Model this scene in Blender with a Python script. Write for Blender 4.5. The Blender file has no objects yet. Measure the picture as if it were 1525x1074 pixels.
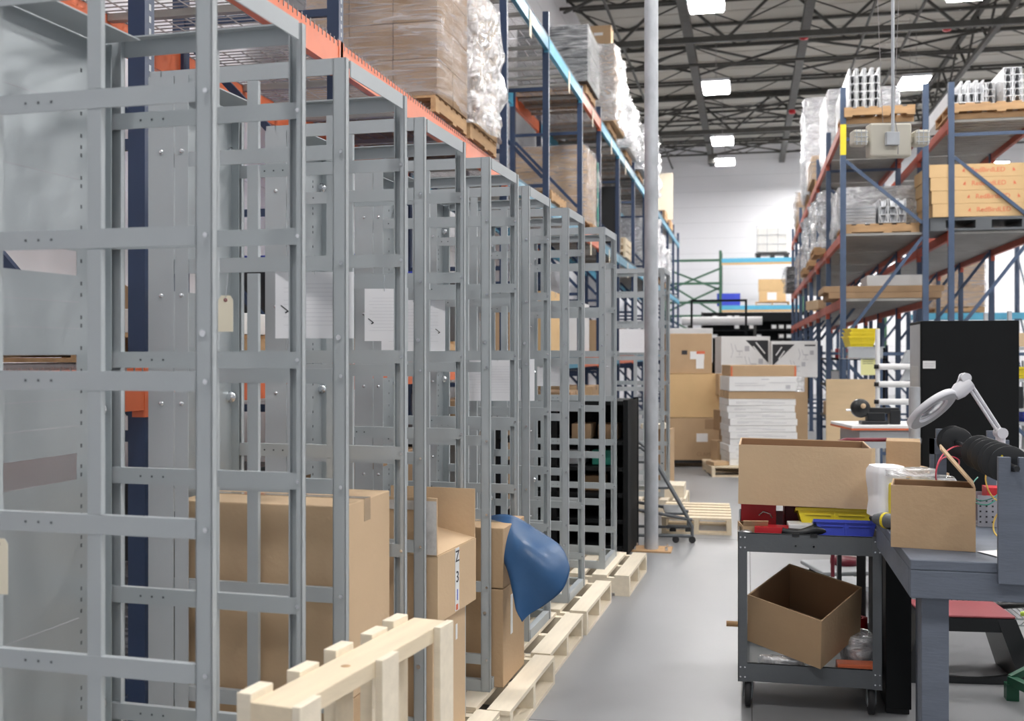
import bpy, math, random
from mathutils import Vector, Matrix, noise
PI = math.pi
sc = bpy.context.scene
col = sc.collection
# ------------------------------------------------------------------ camera, world, exposure
F = 1600.0; CX = 762.5; H0 = 523.0; EYE = 1.65
TH = math.radians(12.36)      # camera is turned this much left of the aisle
PSI = math.radians(2.6)       # the cabinet row is turned this much right of the aisle
CT, ST = math.cos(TH), math.sin(TH)
cam = bpy.data.cameras.new('camera'); camo = bpy.data.objects.new('camera', cam); col.objects.link(camo)
camo.location = (0, 0, EYE); camo.rotation_euler = (PI/2, 0, TH)
cam.sensor_width = 36; cam.lens = F/1525*36; cam.shift_y = -(537-H0)/1525.0
cam.clip_start = .05; cam.clip_end = 200
sc.camera = camo
cam.dof.use_dof = True; cam.dof.focus_distance = 4.6; cam.dof.aperture_fstop = 3.6
w = bpy.data.worlds.new('world'); sc.world = w; w.use_nodes = True
w.node_tree.nodes['Background'].inputs[0].default_value = (.93, .96, 1, 1)
w.node_tree.nodes['Background'].inputs[1].default_value = 0.34
sc.view_settings.view_transform = 'Standard'; sc.view_settings.look = 'None'
sc.view_settings.gamma = 1; sc.view_settings.use_curve_mapping = False
sc.view_settings.exposure = 0.54
LAMP = 60.0
# ------------------------------------------------------------------ position helpers
def W(px, py, d):
    r = (px-CX)/F*d
    return Vector((r*CT-d*ST, r*ST+d*CT, EYE-(py-H0)/F*d))
def G(py, z=0.0): return F*(EYE-z)/(py-H0)
def UV(u, v, z=0.0):
    return Vector((v*math.cos(PSI)+u*math.sin(PSI), -v*math.sin(PSI)+u*math.cos(PSI), z))
# ------------------------------------------------------------------ materials
def mat(name, c, rough=.55, metal=0.0, var=.06, scale=6.0, bump=0.0, bscale=40.0, emit=0, stretch=None, spec=.5, coat=0):
    m = bpy.data.materials.new(name); m.use_nodes = True
    nt = m.node_tree; b = nt.nodes['Principled BSDF']
    b.inputs['Roughness'].default_value = rough; b.inputs['Metallic'].default_value = metal
    b.inputs['Specular IOR Level'].default_value = spec
    if coat: b.inputs['Coat Weight'].default_value = coat; b.inputs['Coat Roughness'].default_value = .15
    c4 = (*c, 1)
    if emit:
        b.inputs['Base Color'].default_value = c4
        b.inputs['Emission Color'].default_value = c4; b.inputs['Emission Strength'].default_value = emit
        return m
    tc = nt.nodes.new('ShaderNodeTexCoord'); src = tc.outputs['Object']
    if stretch:
        mp = nt.nodes.new('ShaderNodeMapping'); mp.inputs['Scale'].default_value = stretch
        nt.links.new(src, mp.inputs[0]); src = mp.outputs[0]
    n = nt.nodes.new('ShaderNodeTexNoise'); n.inputs['Scale'].default_value = scale; n.inputs['Detail'].default_value = 5
    nt.links.new(src, n.inputs['Vector'])
    mx = nt.nodes.new('ShaderNodeMix'); mx.data_type = 'RGBA'
    mx.inputs['A'].default_value = (*[max(0, x*(1-var*2)) for x in c], 1)
    mx.inputs['B'].default_value = (*[min(1, x*(1+var*2)) for x in c], 1)
    nt.links.new(n.outputs['Fac'], mx.inputs['Factor']); nt.links.new(mx.outputs['Result'], b.inputs['Base Color'])
    if bump:
        n2 = nt.nodes.new('ShaderNodeTexNoise'); n2.inputs['Scale'].default_value = bscale; n2.inputs['Detail'].default_value = 4
        nt.links.new(src, n2.inputs['Vector'])
        bp = nt.nodes.new('ShaderNodeBump'); bp.inputs['Strength'].default_value = bump; bp.inputs['Distance'].default_value = .02
        nt.links.new(n2.outputs['Fac'], bp.inputs['Height']); nt.links.new(bp.outputs[0], b.inputs['Normal'])
    return m
M = {}
M['cab'] = mat('grey_enamel', (.43,.465,.485), .42, 0.0, .04, 3)
M['panel'] = mat('zinc_plated_sheet', (.46,.50,.52), .36, .55, .07, 2.2)
M['zinc'] = mat('bright_zinc', (.75,.77,.8), .25, .9, .05)
M['galv'] = mat('galvanised_pipe', (.46,.48,.51), .5, .3, .22, 9, .15, 14, stretch=(1,1,.5))
M['navy'] = mat('navy_rack_enamel', (.022,.042,.095), .4, 0, .12)
M['blue'] = mat('lit_blue_rack_enamel', (.062,.095,.165), .42, 0, .12)  # rack blue lightened so its colour carries the light on end faces
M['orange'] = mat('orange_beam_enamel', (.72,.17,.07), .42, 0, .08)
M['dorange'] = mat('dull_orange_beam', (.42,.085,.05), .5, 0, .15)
M['teal'] = mat('teal_beam_enamel', (.06,.24,.36), .4, 0, .08)
M['sky'] = mat('light_blue_beam', (.10,.42,.62), .4, 0, .06)
M['green'] = mat('green_rack_enamel', (.05,.13,.08), .5, 0, .1)
M['deck'] = mat('steel_deck', (.33,.32,.30), .5, .4, .12)
M['wire'] = mat('wire_deck', (.30,.28,.28), .5, .5, .1)
M['card'] = mat('cardboard', (.50,.345,.205), .85, 0, .05, 5, .08, 60)
M['cardL'] = mat('light_cardboard', (.62,.45,.285), .85, 0, .04, 4, .06, 60)
M['cardD'] = mat('brown_cardboard', (.36,.235,.135), .85, 0, .07, 5, .08, 60)
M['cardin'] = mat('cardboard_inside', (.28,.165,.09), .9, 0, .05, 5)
M['cardY'] = mat('yellowish_cardboard', (.66,.45,.23), .85, 0, .04, 4)
M['tape'] = mat('packing_tape', (.48,.36,.24), .2, 0, .05, coat=.6)
M['clear'] = mat('whitish_tape', (.62,.60,.58), .25, 0, .2, 30, coat=.5)
M['pine'] = mat('fresh_pine', (.78,.66,.48), .7, 0, .07, 4, .06, 30, stretch=(1,8,8))
M['pine2'] = mat('fresh_pine_cream', (.84,.75,.60), .7, 0, .06, 4, .06, 30, stretch=(8,1,8))
M['wood'] = mat('aged_pallet_wood', (.50,.31,.16), .8, 0, .18, 4, .1, 30, stretch=(1,5,5))
M['ply'] = mat('plywood', (.62,.46,.28), .7, 0, .10, 2, stretch=(1,1,4))
M['white'] = mat('white_carton', (.80,.80,.80), .7, 0, .03)
M['paper'] = mat('white_paper', (.86,.86,.89), .8, 0, .01)
M['manila'] = mat('manila_card', (.80,.73,.58), .8, 0, .02)
M['label'] = mat('label_stock', (.82,.82,.82), .6, 0, .02)
M['ink'] = mat('black_ink', (.03,.03,.035), .6, 0, .02)
M['greyink'] = mat('grey_print', (.50,.50,.53), .7, 0, .02)
M['redink'] = mat('red_print', (.70,.17,.09), .7, 0, .02)
M['wall'] = mat('white_wall_paint', (.80,.80,.83), .85, 0, .02, 1)
M['roofd'] = mat('roof_deck_paint', (.56,.54,.49), .8, 0, .04, 1)
M['steel'] = mat('dark_joist_steel', (.07,.068,.062), .6, .1, .2)
M['black'] = mat('black_plastic', (.012,.013,.015), .33, 0, .1)
M['blackp'] = mat('black_powder_coat', (.008,.009,.010), .6, 0, .1, spec=.2)
M['rubber'] = mat('rubber', (.02,.02,.022), .7, 0, .1)
M['cart'] = mat('grey_cart_enamel', (.105,.115,.125), .5, 0, .1, 5, .05, 80)
M['bench'] = mat('grey_bench_paint', (.125,.145,.185), .55, 0, .1, 4, .12, 25, stretch=(1,6,6))
M['yellow'] = mat('yellow_plastic', (.85,.68,.03), .4, 0, .04)
M['bluebin'] = mat('blue_plastic', (.045,.075,.55), .38, 0, .06)
M['red'] = mat('red_plastic', (.55,.02,.03), .4, 0, .08)
M['maroon'] = mat('maroon_enamel', (.17,.015,.03), .45, 0, .1)
M['beige'] = mat('beige_plastic', (.58,.55,.47), .5, 0, .03)
M['lampw'] = mat('white_lamp_enamel', (.70,.70,.74), .35, 0, .03)
M['vinyl'] = mat('blue_vinyl_sheet', (.022,.085,.21), .38, 0, .10, 6, .05, 20)
M['ygreen'] = mat('hi_vis_yellow_green', (.65,.85,.12), .5, 0, .05)
M['note'] = mat('pale_yellow_note', (.75,.74,.36), .7, 0, .05)
M['dgreen'] = mat('dark_green_enamel', (.012,.10,.05), .4, 0, .1)
M['lgrey'] = mat('light_grey_plastic', (.42,.44,.46), .5, 0, .05)
M['ibc'] = mat('white_tank_plastic', (.72,.71,.68), .5, 0, .04)
M['emit'] = mat('lamp_lens', (1,.98,.96), emit=LAMP)
M['redrubber'] = mat('dull_red_top', (.30,.06,.07), .6, 0, .1)
M['cablered'] = mat('red_cable', (.60,.05,.09), .4)
M['cableyel'] = mat('yellow_cable', (.80,.55,.10), .4)
M['cablegrn'] = mat('green_cable', (.03,.30,.22), .4)
M['foam'] = mat('silver_foam', (.55,.56,.60), .3, .6, .25, 5, .4, 9)
M['darkload'] = mat('dark_grey_goods', (.05,.055,.06), .5, 0, .2)
M['alu'] = mat('aluminium_profile', (.85,.86,.88), .32, .35, .04)
M['perf'] = mat('perforated_grey', (.38,.38,.42), .5, .2, .05)
def film(name, alpha, tint=(.93,.94,.97), rough=.12, metal=0.0, st=(1,1,2.6), bmp=.8):
    m = bpy.data.materials.new(name); m.use_nodes = True; nt = m.node_tree
    b = nt.nodes['Principled BSDF']; out = nt.nodes['Material Output']
    b.inputs['Base Color'].default_value = (*tint, 1); b.inputs['Roughness'].default_value = rough
    b.inputs['Specular IOR Level'].default_value = .9; b.inputs['Metallic'].default_value = metal
    tc = nt.nodes.new('ShaderNodeTexCoord')
    mp = nt.nodes.new('ShaderNodeMapping'); mp.inputs['Scale'].default_value = st; mp.inputs['Rotation'].default_value = (.25,.3,.1)
    nt.links.new(tc.outputs['Object'], mp.inputs[0])
    n = nt.nodes.new('ShaderNodeTexNoise'); n.inputs['Scale'].default_value = 5; n.inputs['Detail'].default_value = 6; n.inputs['Distortion'].default_value = 1.2
    nt.links.new(mp.outputs[0], n.inputs['Vector'])
    bp = nt.nodes.new('ShaderNodeBump'); bp.inputs['Strength'].default_value = bmp; bp.inputs['Distance'].default_value = .06
    nt.links.new(n.outputs['Fac'], bp.inputs['Height']); nt.links.new(bp.outputs[0], b.inputs['Normal'])
    rmp = nt.nodes.new('ShaderNodeMapRange'); rmp.inputs['From Min'].default_value = .35; rmp.inputs['From Max'].default_value = .7
    rmp.inputs['To Min'].default_value = alpha-.18; rmp.inputs['To Max'].default_value = min(1, alpha+.28)
    nt.links.new(n.outputs['Fac'], rmp.inputs['Value'])
    tr = nt.nodes.new('ShaderNodeBsdfTransparent'); mx = nt.nodes.new('ShaderNodeMixShader')
    nt.links.new(rmp.outputs[0], mx.inputs[0]); nt.links.new(tr.outputs[0], mx.inputs[1]); nt.links.new(b.outputs[0], mx.inputs[2])
    nt.links.new(mx.outputs[0], out.inputs['Surface'])
    return m
M['film'] = film('stretch_film', .27, (.62,.60,.62), .16, 0, (.5,.5,6.0), .45)
M['filmS'] = film('bright_stretch_film', .62, (.95,.96,.98), .13, .45, (1,1,2.2), 1.0)
M['filmD'] = film('stretch_film_over_dark_goods', .16, (.8,.8,.82), .14, 0, (.5,.5,7.0), .4)
g = bpy.data.materials.new('lens_glass'); g.use_nodes = True
gb = g.node_tree.nodes['Principled BSDF']; gb.inputs['Transmission Weight'].default_value = .75; gb.inputs['Roughness'].default_value = .1
gb.inputs['Base Color'].default_value = (.9,.93,.95,1); M['glass'] = g
# floor: sealed concrete with stains and fine roughness changes
fm = mat('sealed_concrete', (.27,.275,.285), .3, 0, .07, .5); nt = fm.node_tree
rn = nt.nodes.new('ShaderNodeTexNoise'); rn.inputs['Scale'].default_value = .9; rn.inputs['Detail'].default_value = 3
rr = nt.nodes.new('ShaderNodeMapRange'); rr.inputs['To Min'].default_value = .30; rr.inputs['To Max'].default_value = .46
nt.links.new(nt.nodes['Texture Coordinate'].outputs['Object'], rn.inputs['Vector'])
nt.links.new(rn.outputs['Fac'], rr.inputs['Value']); nt.links.new(rr.outputs[0], nt.nodes['Principled BSDF'].inputs['Roughness'])
nt.nodes['Principled BSDF'].inputs['Specular IOR Level'].default_value = .6
M['floor'] = fm
# ------------------------------------------------------------------ mesh helpers
class MB:
    def __init__(s): s.v = []; s.f = []; s.sm = []
    def add(s, v, f, sm=False):
        k = len(s.v); s.v += [tuple(x) for x in v]; s.f += [tuple(i+k for i in q) for q in f]; s.sm += [sm]*len(f); return s
    def box(s, x0, x1, y0, y1, z0, z1, m=None):
        v = [Vector(p) for p in ((x0,y0,z0),(x1,y0,z0),(x1,y1,z0),(x0,y1,z0),(x0,y0,z1),(x1,y0,z1),(x1,y1,z1),(x0,y1,z1))]
        if m is not None: v = [m @ p for p in v]
        return s.add(v, [(0,3,2,1),(4,5,6,7),(0,1,5,4),(1,2,6,5),(2,3,7,6),(3,0,4,7)])
    def cbox(s, c, d, m=None):
        return s.box(c[0]-d[0]/2, c[0]+d[0]/2, c[1]-d[1]/2, c[1]+d[1]/2, c[2]-d[2]/2, c[2]+d[2]/2, m)
    def bar(s, a, b, w, h, up=(0,0,1)):
        a = Vector(a); b = Vector(b); t = (b-a).normalized(); u = Vector(up)
        if abs(t.dot(u)) > .98: u = Vector((0,1,0))
        x = t.cross(u).normalized(); y = x.cross(t)
        v = [p + x*i*w/2 + y*j*h/2 for p in (a, b) for i, j in ((-1,-1),(1,-1),(1,1),(-1,1))]
        return s.add(v, [(3,2,1,0),(4,5,6,7),(0,1,5,4),(1,2,6,5),(2,3,7,6),(3,0,4,7)])
    def tube(s, pts, r, n=10, cap=True):
        pts = [Vector(p) for p in pts]; k = len(pts); v = []; f = []; rs = r if isinstance(r, (list,tuple)) else [r]*k
        t0 = (pts[1]-pts[0]).normalized(); x = t0.cross(Vector((0,0,1)) if abs(t0.z) < .95 else Vector((0,1,0))).normalized()
        for i, p in enumerate(pts):
            t = (pts[min(i+1,k-1)]-pts[max(i-1,0)]).normalized()
            x = (x - t*x.dot(t)).normalized(); y = t.cross(x)
            for j in range(n):
                a = 2*PI*j/n; v.append(p + (x*math.cos(a)+y*math.sin(a))*rs[i])
        for i in range(k-1):
            for j in range(n):
                f.append((i*n+j, i*n+(j+1)%n, (i+1)*n+(j+1)%n, (i+1)*n+j))
        s.add(v, f, True)
        if cap:
            s.add(v[:n], [tuple(range(n))[::-1]]); s.add(v[-n:], [tuple(range(n))])
        return s
    def lathe(s, prof, n=20, m=None):
        v = [Vector((r*math.cos(2*PI*j/n), r*math.sin(2*PI*j/n), z)) for r, z in prof for j in range(n)]
        if m is not None: v = [m @ p for p in v]
        f = [(i*n+j, i*n+(j+1)%n, (i+1)*n+(j+1)%n, (i+1)*n+j) for i in range(len(prof)-1) for j in range(n)]
        return s.add(v, f, True)
    def prism(s, poly, h0, h1, m=None):          # polygon in xy, along z
        n = len(poly); v = [Vector((x,y,h0)) for x,y in poly]+[Vector((x,y,h1)) for x,y in poly]
        if m is not None: v = [m @ p for p in v]
        return s.add(v, [tuple(range(n))[::-1], tuple(range(n,2*n))]+[(i,(i+1)%n,n+(i+1)%n,n+i) for i in range(n)])
    def mesh(s, name, m):
        me = bpy.data.meshes.new(name); me.from_pydata(s.v, [], s.f); me.polygons.foreach_set('use_smooth', s.sm)
        me.materials.append(M[m] if isinstance(m, str) else m); me.update(); return me
    def build(s, name, m, parent=None, loc=None, rot=None, bevel=0):
        o = bpy.data.objects.new(name, s.mesh(name, m)); col.objects.link(o)
        if parent: o.parent = parent
        if loc is not None: o.location = loc
        if rot is not None: o.rotation_euler = rot
        if bevel:
            b = o.modifiers.new('bevel', 'BEVEL'); b.width = bevel; b.segments = 2; b.limit_method = 'ANGLE'
        return o
KIDS = {}
def inst(name, me, parent, loc=(0,0,0), rot=(0,0,0), scale=None):
    o = bpy.data.objects.new(name, me); col.objects.link(o); o.parent = parent; o.location = loc; o.rotation_euler = rot
    if scale: o.scale = scale
    return o
def thing(name, label, cat, loc=(0,0,0), rz=0.0, group=None, rot=None):
    o = bpy.data.objects.new(name, None); col.objects.link(o); o.location = loc
    o.rotation_euler = rot if rot else (0,0,rz); o.empty_display_size = .1
    o['label'] = label; o['category'] = cat
    if group: o['group'] = group
    return o
def tag(o, label, cat, group=None):
    o['label'] = label; o['category'] = cat
    if group: o['group'] = group
    return o
def copy_tree(o, parent=None):
    c = o.copy(); col.objects.link(c); c.parent = parent
    for ch in [x for x in o.children]: copy_tree(ch, c)
    return c
def copy_thing(o, label, loc, rz=0.0, rot=None):
    c = copy_tree(o); c.location = loc; c.rotation_euler = rot if rot else (0,0,rz); c['label'] = label
    return c
_txt = {}
def text(s, size, m, parent, loc, rot, name='lettering', ext=.001, align='CENTER', bold=0.0):
    cu = bpy.data.curves.new(name, 'FONT'); cu.body = s; cu.size = size; cu.extrude = ext; cu.align_x = align; cu.offset = bold
    to = bpy.data.objects.new(name, cu); col.objects.link(to)
    me = bpy.data.meshes.new_from_object(to.evaluated_get(bpy.context.evaluated_depsgraph_get()))
    bpy.data.objects.remove(to); me.materials.clear(); me.materials.append(M[m])
    return inst(name, me, parent, loc, rot)
def hbm(name, dims, m, parent, c, bevel=0, rot=None):      # a box part of size dims centred at c
    return MB().cbox((0,0,0), dims).build(name, m, parent, c, rot, bevel)
# ------------------------------------------------------------------ pallets
def pallet(label, loc, rz, wx=1.0, ly=1.2, m='wood', boards='y', group=None, h=.13, nb=7, rot=None, cat='pallet'):
    """stringers run across the boards; boards run along y when boards=='y'"""
    t = thing('wooden_pallet', label, cat, loc, rz, group, rot)
    L, Wd = (ly, wx) if boards == 'y' else (wx, ly)
    R = (0,0,0) if boards == 'y' else (0,0,PI/2)
    bt = .019; sh = h-2*bt
    bw = min(.115, Wd/nb*.68)
    db = MB().cbox((0,0,0), (bw, L, bt)).mesh('deck_board', m)
    st = MB().cbox((0,0,0), (Wd, .042, sh)).mesh('stringer', m)
    xs = [-Wd/2+bw/2+(Wd-bw)*i/(nb-1) for i in range(nb)]
    rn = random.Random(int(loc[0]*100)+int(loc[1]*37))
    def P(x, y, z): return (x, y, z) if boards == 'y' else (-y, x, z)
    for x in xs: inst('deck_board', db, t, P(x+rn.uniform(-.004,.004), rn.uniform(-.006,.006), h-bt/2), R)
    for x in (xs[0], xs[nb//2], xs[-1]): inst('bottom_board', db, t, P(x, 0, bt/2), R)
    for y in (-L/2+.021, 0, L/2-.021): inst('stringer', st, t, P(0, y, h/2), R)
    return t
# ------------------------------------------------------------------ cartons
def carton(label, loc, rz, w, d, h, m='card', group=None, tape=True, sheet=None, cat='box', bevel=.004, sheetface='front', name='cardboard_box', rot=None):
    t = thing(name, label, cat, loc, rz, group, rot)
    hbm('box_body', (w, d, h), m, t, (0,0,h/2), bevel)
    if tape:
        e = .0012
        MB().cbox((0,0,h+e/2), (w+2*e, .05, e)).cbox((-w/2-e/2,0,h-.035), (e,.05,.07)).cbox((w/2+e/2,0,h-.035), (e,.05,.07)).build('tape', 'tape', t)
    if sheet:
        sx, sz, sw, sh_ = sheet
        if sheetface == 'front': hbm('label_sheet', (sw,.002,sh_), 'label', t, (sx,-d/2-.001,sz))
        else: hbm('label_sheet', (.002,sw,sh_), 'label', t, (w/2+.001 if sheetface=='right' else -w/2-.001, sx, sz))
    return t
def XatY(px, Y):
    k = (px-CX)/F; return Y*(k*CT-ST)/(CT+k*ST)
def ZatXY(py, X, Y): return EYE-(py-H0)/F*(Y*CT-X*ST)
def open_box(label, loc, rz, w, d, h, m='card', flaps=(), group=None, th=.006, rot=None, inner='cardin'):
    t = thing('open_cardboard_box', label, 'box', loc, rz, group, rot)
    MB().box(-w/2,w/2,-d/2,-d/2+th,0,h).box(-w/2,w/2,d/2-th,d/2,0,h).box(-w/2,-w/2+th,-d/2+th,d/2-th,0,h).box(w/2-th,w/2,-d/2+th,d/2-th,0,h).build('box_walls', m, t)
    MB().box(-w/2+th,w/2-th,-d/2+th,d/2-th,0,th).build('box_bottom', m, t)
    e = .0015; k = th+e
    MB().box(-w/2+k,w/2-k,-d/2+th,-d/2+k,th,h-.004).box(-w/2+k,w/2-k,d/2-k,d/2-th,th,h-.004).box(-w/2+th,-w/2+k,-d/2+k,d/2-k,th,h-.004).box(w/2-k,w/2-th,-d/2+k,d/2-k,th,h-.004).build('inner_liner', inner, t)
    for side, ang, ln in flaps:      # ang: 0 = flat outwards, 90 = straight up, 180 = closed
        a = math.radians(ang)
        if side in 'FB':
            s = -1 if side == 'F' else 1
            o = MB().box(-w/2+.003, w/2-.003, 0, ln, -th/2, th/2).build('flap', m, t, (0, s*(d/2-th/2), h+.001))
            o.rotation_euler = (a, 0, 0) if s == 1 else (a, 0, PI)
            if s == -1: o.rotation_mode = 'XYZ'
        else:
            s = -1 if side == 'L' else 1
            o = MB().box(-d/2+.003, d/2-.003, 0, ln, -th/2, th/2).build('flap', m, t, (s*(w/2-th/2), 0, h+.001))
            o.rotation_euler = (a, 0, -PI/2 if s == 1 else PI/2)
    return t
def crumple(w, d, h, amp, seed, top=True, nx=18, nz=22, skirt=0.0):
    per = []
    r = .04
    for cx, cy, a0 in ((w/2-r,-d/2+r,-90),(w/2-r,d/2-r,0),(-w/2+r,d/2-r,90),(-w/2+r,-d/2+r,180)):
        per += [(cx+r*math.cos(math.radians(a0+q)), cy+r*math.sin(math.radians(a0+q))) for q in (0,45,90)]
    pts = []
    for i in range(len(per)):
        a = Vector(per[i]); b = Vector(per[(i+1)%len(per)])
        k = max(1, int((b-a).length/max(w,d)*nx))
        pts += [a.lerp(b, j/k) for j in range(k)]
    n = len(pts); b = MB(); v = []; f = []
    for k in range(nz+1):
        z = h*k/nz
        for p in pts:
            q = Vector((p.x*2.2+seed, p.y*2.2, z*3.2))
            q2 = Vector((p.x*9+seed, p.y*9, z*7))
            e = amp*(abs(noise.noise(q))*1.8+abs(noise.noise(q2))*.7)
            nrm = Vector((p.x/w*2, p.y/d*2)); nrm = nrm/max(abs(nrm.x), abs(nrm.y))
            dx = nrm.x if abs(nrm.x) > .8 else 0; dy = nrm.y if abs(nrm.y) > .8 else 0
            taper = -.03*max(0,(k/nz-.9))*10*.3
            v.append((p.x+dx*(e+taper), p.y+dy*(e+taper), z-(skirt*abs(noise.noise(q)) if k == 0 else 0)))
    for k in range(nz):
        for j in range(n): f.append((k*n+j, k*n+(j+1)%n, (k+1)*n+(j+1)%n, (k+1)*n+j))
    b.add(v, f, True)
    if top:
        b.add(v[-n:]+[(0,0,h+.005)], [(j,(j+1)%n,n) for j in range(n)], True)
    return b
def wrapped(label, loc, rz, w, d, h, nx, ny, nz, m='cardD', fm='film', amp=.03, group=None, cat='wrapped load', gap=.006, name='wrapped_load', piece='carton', topm=None):
    t = thing(name, label, cat, loc, rz, group)
    rn = random.Random(int(w*1000+h*777+loc[1]*31))
    cw, cd, chh = w/nx, d/ny, h/nz
    me = MB().cbox((0,0,0), (cw-gap, cd-gap, chh-gap)).mesh(piece, m)
    for i in range(nx):
        for j in range(ny):
            for k in range(nz):
                if 0 < i < nx-1 and 0 < j < ny-1 and k < nz-1: continue
                inst(piece, me, t, (-w/2+cw*(i+.5)+rn.uniform(-.003,.003), -d/2+cd*(j+.5)+rn.uniform(-.003,.003), chh*(k+.5)))
    crumple(w+.02, d+.02, h+.012, amp, rn.uniform(0,50)).build('plastic_wrap', fm, t)
    return t
# ================================================================== THE ROOM
def structure(o): o['kind'] = 'structure'; return o
XL, XR, YB, YF, ZC = -4.05, 18.0, -4.0, 43.0, 9.8
structure(MB().box(XL-.2, XR, YB, YF+.2, -.1, 0).build('floor', 'floor'))
fl = bpy.data.objects['floor']
jm = mat('floor_joint', (.13,.13,.13), .7)
for y in (4.72, 9.6, 14.5, 20.5, 26.5): MB().box(XL, XR, y-.003, y+.003, 0, .0008).build('floor_joint', jm, fl)
for x in (.02,): MB().box(x-.003, x+.003, YB, YF, 0, .0008).build('floor_joint', jm, fl)
def blockwall(name, horizontal_axis, pos, a0, a1, z1, th):
    b = MB()
    if horizontal_axis == 'x': b.box(a0, a1, pos, pos+th, 0, z1)
    else: b.box(pos-th, pos, a0, a1, 0, z1)
    return structure(b.build(name, 'wall'))
wb = blockwall('wall_back', 'x', YF, XL-.2, XR, ZC+.2, .2)
wl = blockwall('wall_left', 'y', XL, YB, YF, ZC+.2, .2)
wr = structure(MB().box(XR, XR+.2, YB, YF+.2, 0, ZC+.2).build('wall_right', 'wall'))
jl = mat('wall_joint', (.55,.55,.57), .9)
for k in range(1, 16):
    MB().box(XL, XL+.0015, YB, YF, k*.61-.003, k*.61+.003).build('course_joint', jl, wl)
    if k > 1: MB().box(XL, XR, YF-.0015, YF, k*.61-.004, k*.61+.004).build('course_joint', jl, wb)
ce = structure(MB().box(XL-.2, XR+.2, YB, YF+.2, ZC, ZC+.15).build('ceiling', 'roofd'))
# deck ribs of the roof, one mesh
rb = MB()
y = YB+.5
while y < YF:
    rb.box(XL, XR, y, y+.05, ZC-.02, ZC); y += .9
o = rb.build('roof_deck_ribs', 'roofd', ce); o['kind'] = 'stuff'
# open-web joists across the hall
def joist_mesh(L, h, pitch, ch, axis='x'):
    b = MB()
    b.box(0, L, -ch/2, ch/2, -ch, 0).box(0, L, -ch/2, ch/2, -h, -h+ch)
    n = int(L/pitch)
    for i in range(n):
        x = i*pitch
        b.bar((x,0,-ch/2), (x+pitch/2,0,-h+ch/2), ch*.45, ch*.45, (0,1,0)); b.bar((x+pitch/2,0,-h+ch/2), (x+pitch,0,-ch/2), ch*.45, ch*.45, (0,1,0))
    return b
jme = joist_mesh(XR-XL, .60, 2.6, .06).mesh('joist', 'steel')
y = 1.2; ys = []
while y < YF-.3: ys.append(y); y += 1.85
for y in ys: inst('roof_joist', jme, ce, (XL, y, ZC-.03))
big = joist_mesh(XR-XL, 1.25, 2.4, .13).mesh('girder_truss', 'steel')
for y in (12.0, 24.3, 34.6): inst('girder_truss', big, ce, (XL, y, ZC-.03))
lng = joist_mesh(YF-YB, 1.0, 2.4, .11).mesh('long_truss', 'steel')
for x in (5.3, 11.5): inst('girder_truss', lng, ce, (x, YB, ZC-.15), (0,0,PI/2))
for x, hh in ((-1.35,.22), (1.3,.16)): MB().box(x-.10, x+.10, YB, YF, ZC-.66-hh, ZC-.66).build('ceiling_beam', 'steel', ce)
for x in (2.6, 3.6, 8.2, -2.9): MB().tube([(x,YB,ZC-.9),(x,YF,ZC-.9)], .035, 8).build('conduit_run', 'steel', ce)
rnd = random.Random(4)
for i in range(4):
    y = 20.5+i*6.0
    for (x0,x1) in ((-1.3,1.3),(1.3,5.2),(-3.9,-1.3)):
        MB().bar((x0,y,ZC-.72),(x1,y+2.6,ZC-.72),.05,.05).build('cross_brace','steel',ce); MB().bar((x1,y,ZC-.78),(x0,y+2.6,ZC-.78),.05,.05).build('cross_brace','steel',ce)
for y in (27.4, 37.7): MB().tube([(XL,y,ZC-.95),(XR,y,ZC-.95)], .035, 8).build('sprinkler_pipe','steel',ce)
for x, y in ((1.25,25.2),(4.3,25.2),(1.3,33.0),(9.0,25.2)):
    MB().lathe([(0,-.12),(.09,-.1),(.1,0),(0,0)], 12).build('red_sprinkler_cap', 'red', ce, (x,y,ZC-.98))
# ------------------------------------------------------------------ high bay lights
def highbay(label, x, y, z=8.0, grp='high bay lights under the roof'):
    t = thing('high_bay_light', label, 'light', (x,y,z), 0, grp)
    MB().box(-.33,.33,-.62,.62,.03,.10).box(-.05,.05,-.2,.2,.10,.16).build('housing', 'lampw', t)
    MB().box(-.30,-.015,-.59,.59,0,.03).build('lens', 'emit', t); MB().box(.015,.30,-.59,.59,0,.03).build('lens', 'emit', t)
    for yy in (-.5,.5): MB().tube([(0,yy,.1),(0,yy,ZC-.05-z)], .005, 5).build('suspension_wire', 'wire', t)
    return t
rows = [(-.74,(.4,6.9,13.4,19.9,26.45,33.2,36.9)), (3.85,(.4,6.9,13.4,20.2,27.0,33.2,39.5)), (8.3,(.4,6.9,13.4,20.2,27,33.2,39.5)), (13.0,(3,10,17,24,31,38)), (2.7,(34.0,40.6)), (6.2,(40.6,))]  # last two rows are added lamps, kept hidden, to brighten the far wall
names = {(0,3):'large bright high bay light at the top above the steel pole', (0,4):'bright high bay light below the largest one over the aisle', (0,5):'high bay light third along over the aisle towards the far wall', (0,6):'smallest farthest high bay light close to the far wall', (2,5):'small high bay light low at the right, seen under the upper rack deck', (1,4):'high bay light shining behind the silver wrapped stack on the right rack'}
for i, (x, yy) in enumerate(rows):
    for j, y in enumerate(yy):
        L = names.get((i,j))
        highbay(L or 'rectangular high bay light hung from the joists beyond the aisle row, some added to brighten the far wall', x, y, 8.0)
cb = thing('security_camera', 'small dark camera housing hanging below the last lights by the far wall', 'camera', W(1061,232,36))
MB().tube([(0,0,.35),(0,0,.0)], .03, 8).build('stem','steel',cb); MB().cbox((0,0,-.12),(.3,.3,.28)).build('camera_housing','steel',cb)
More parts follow.
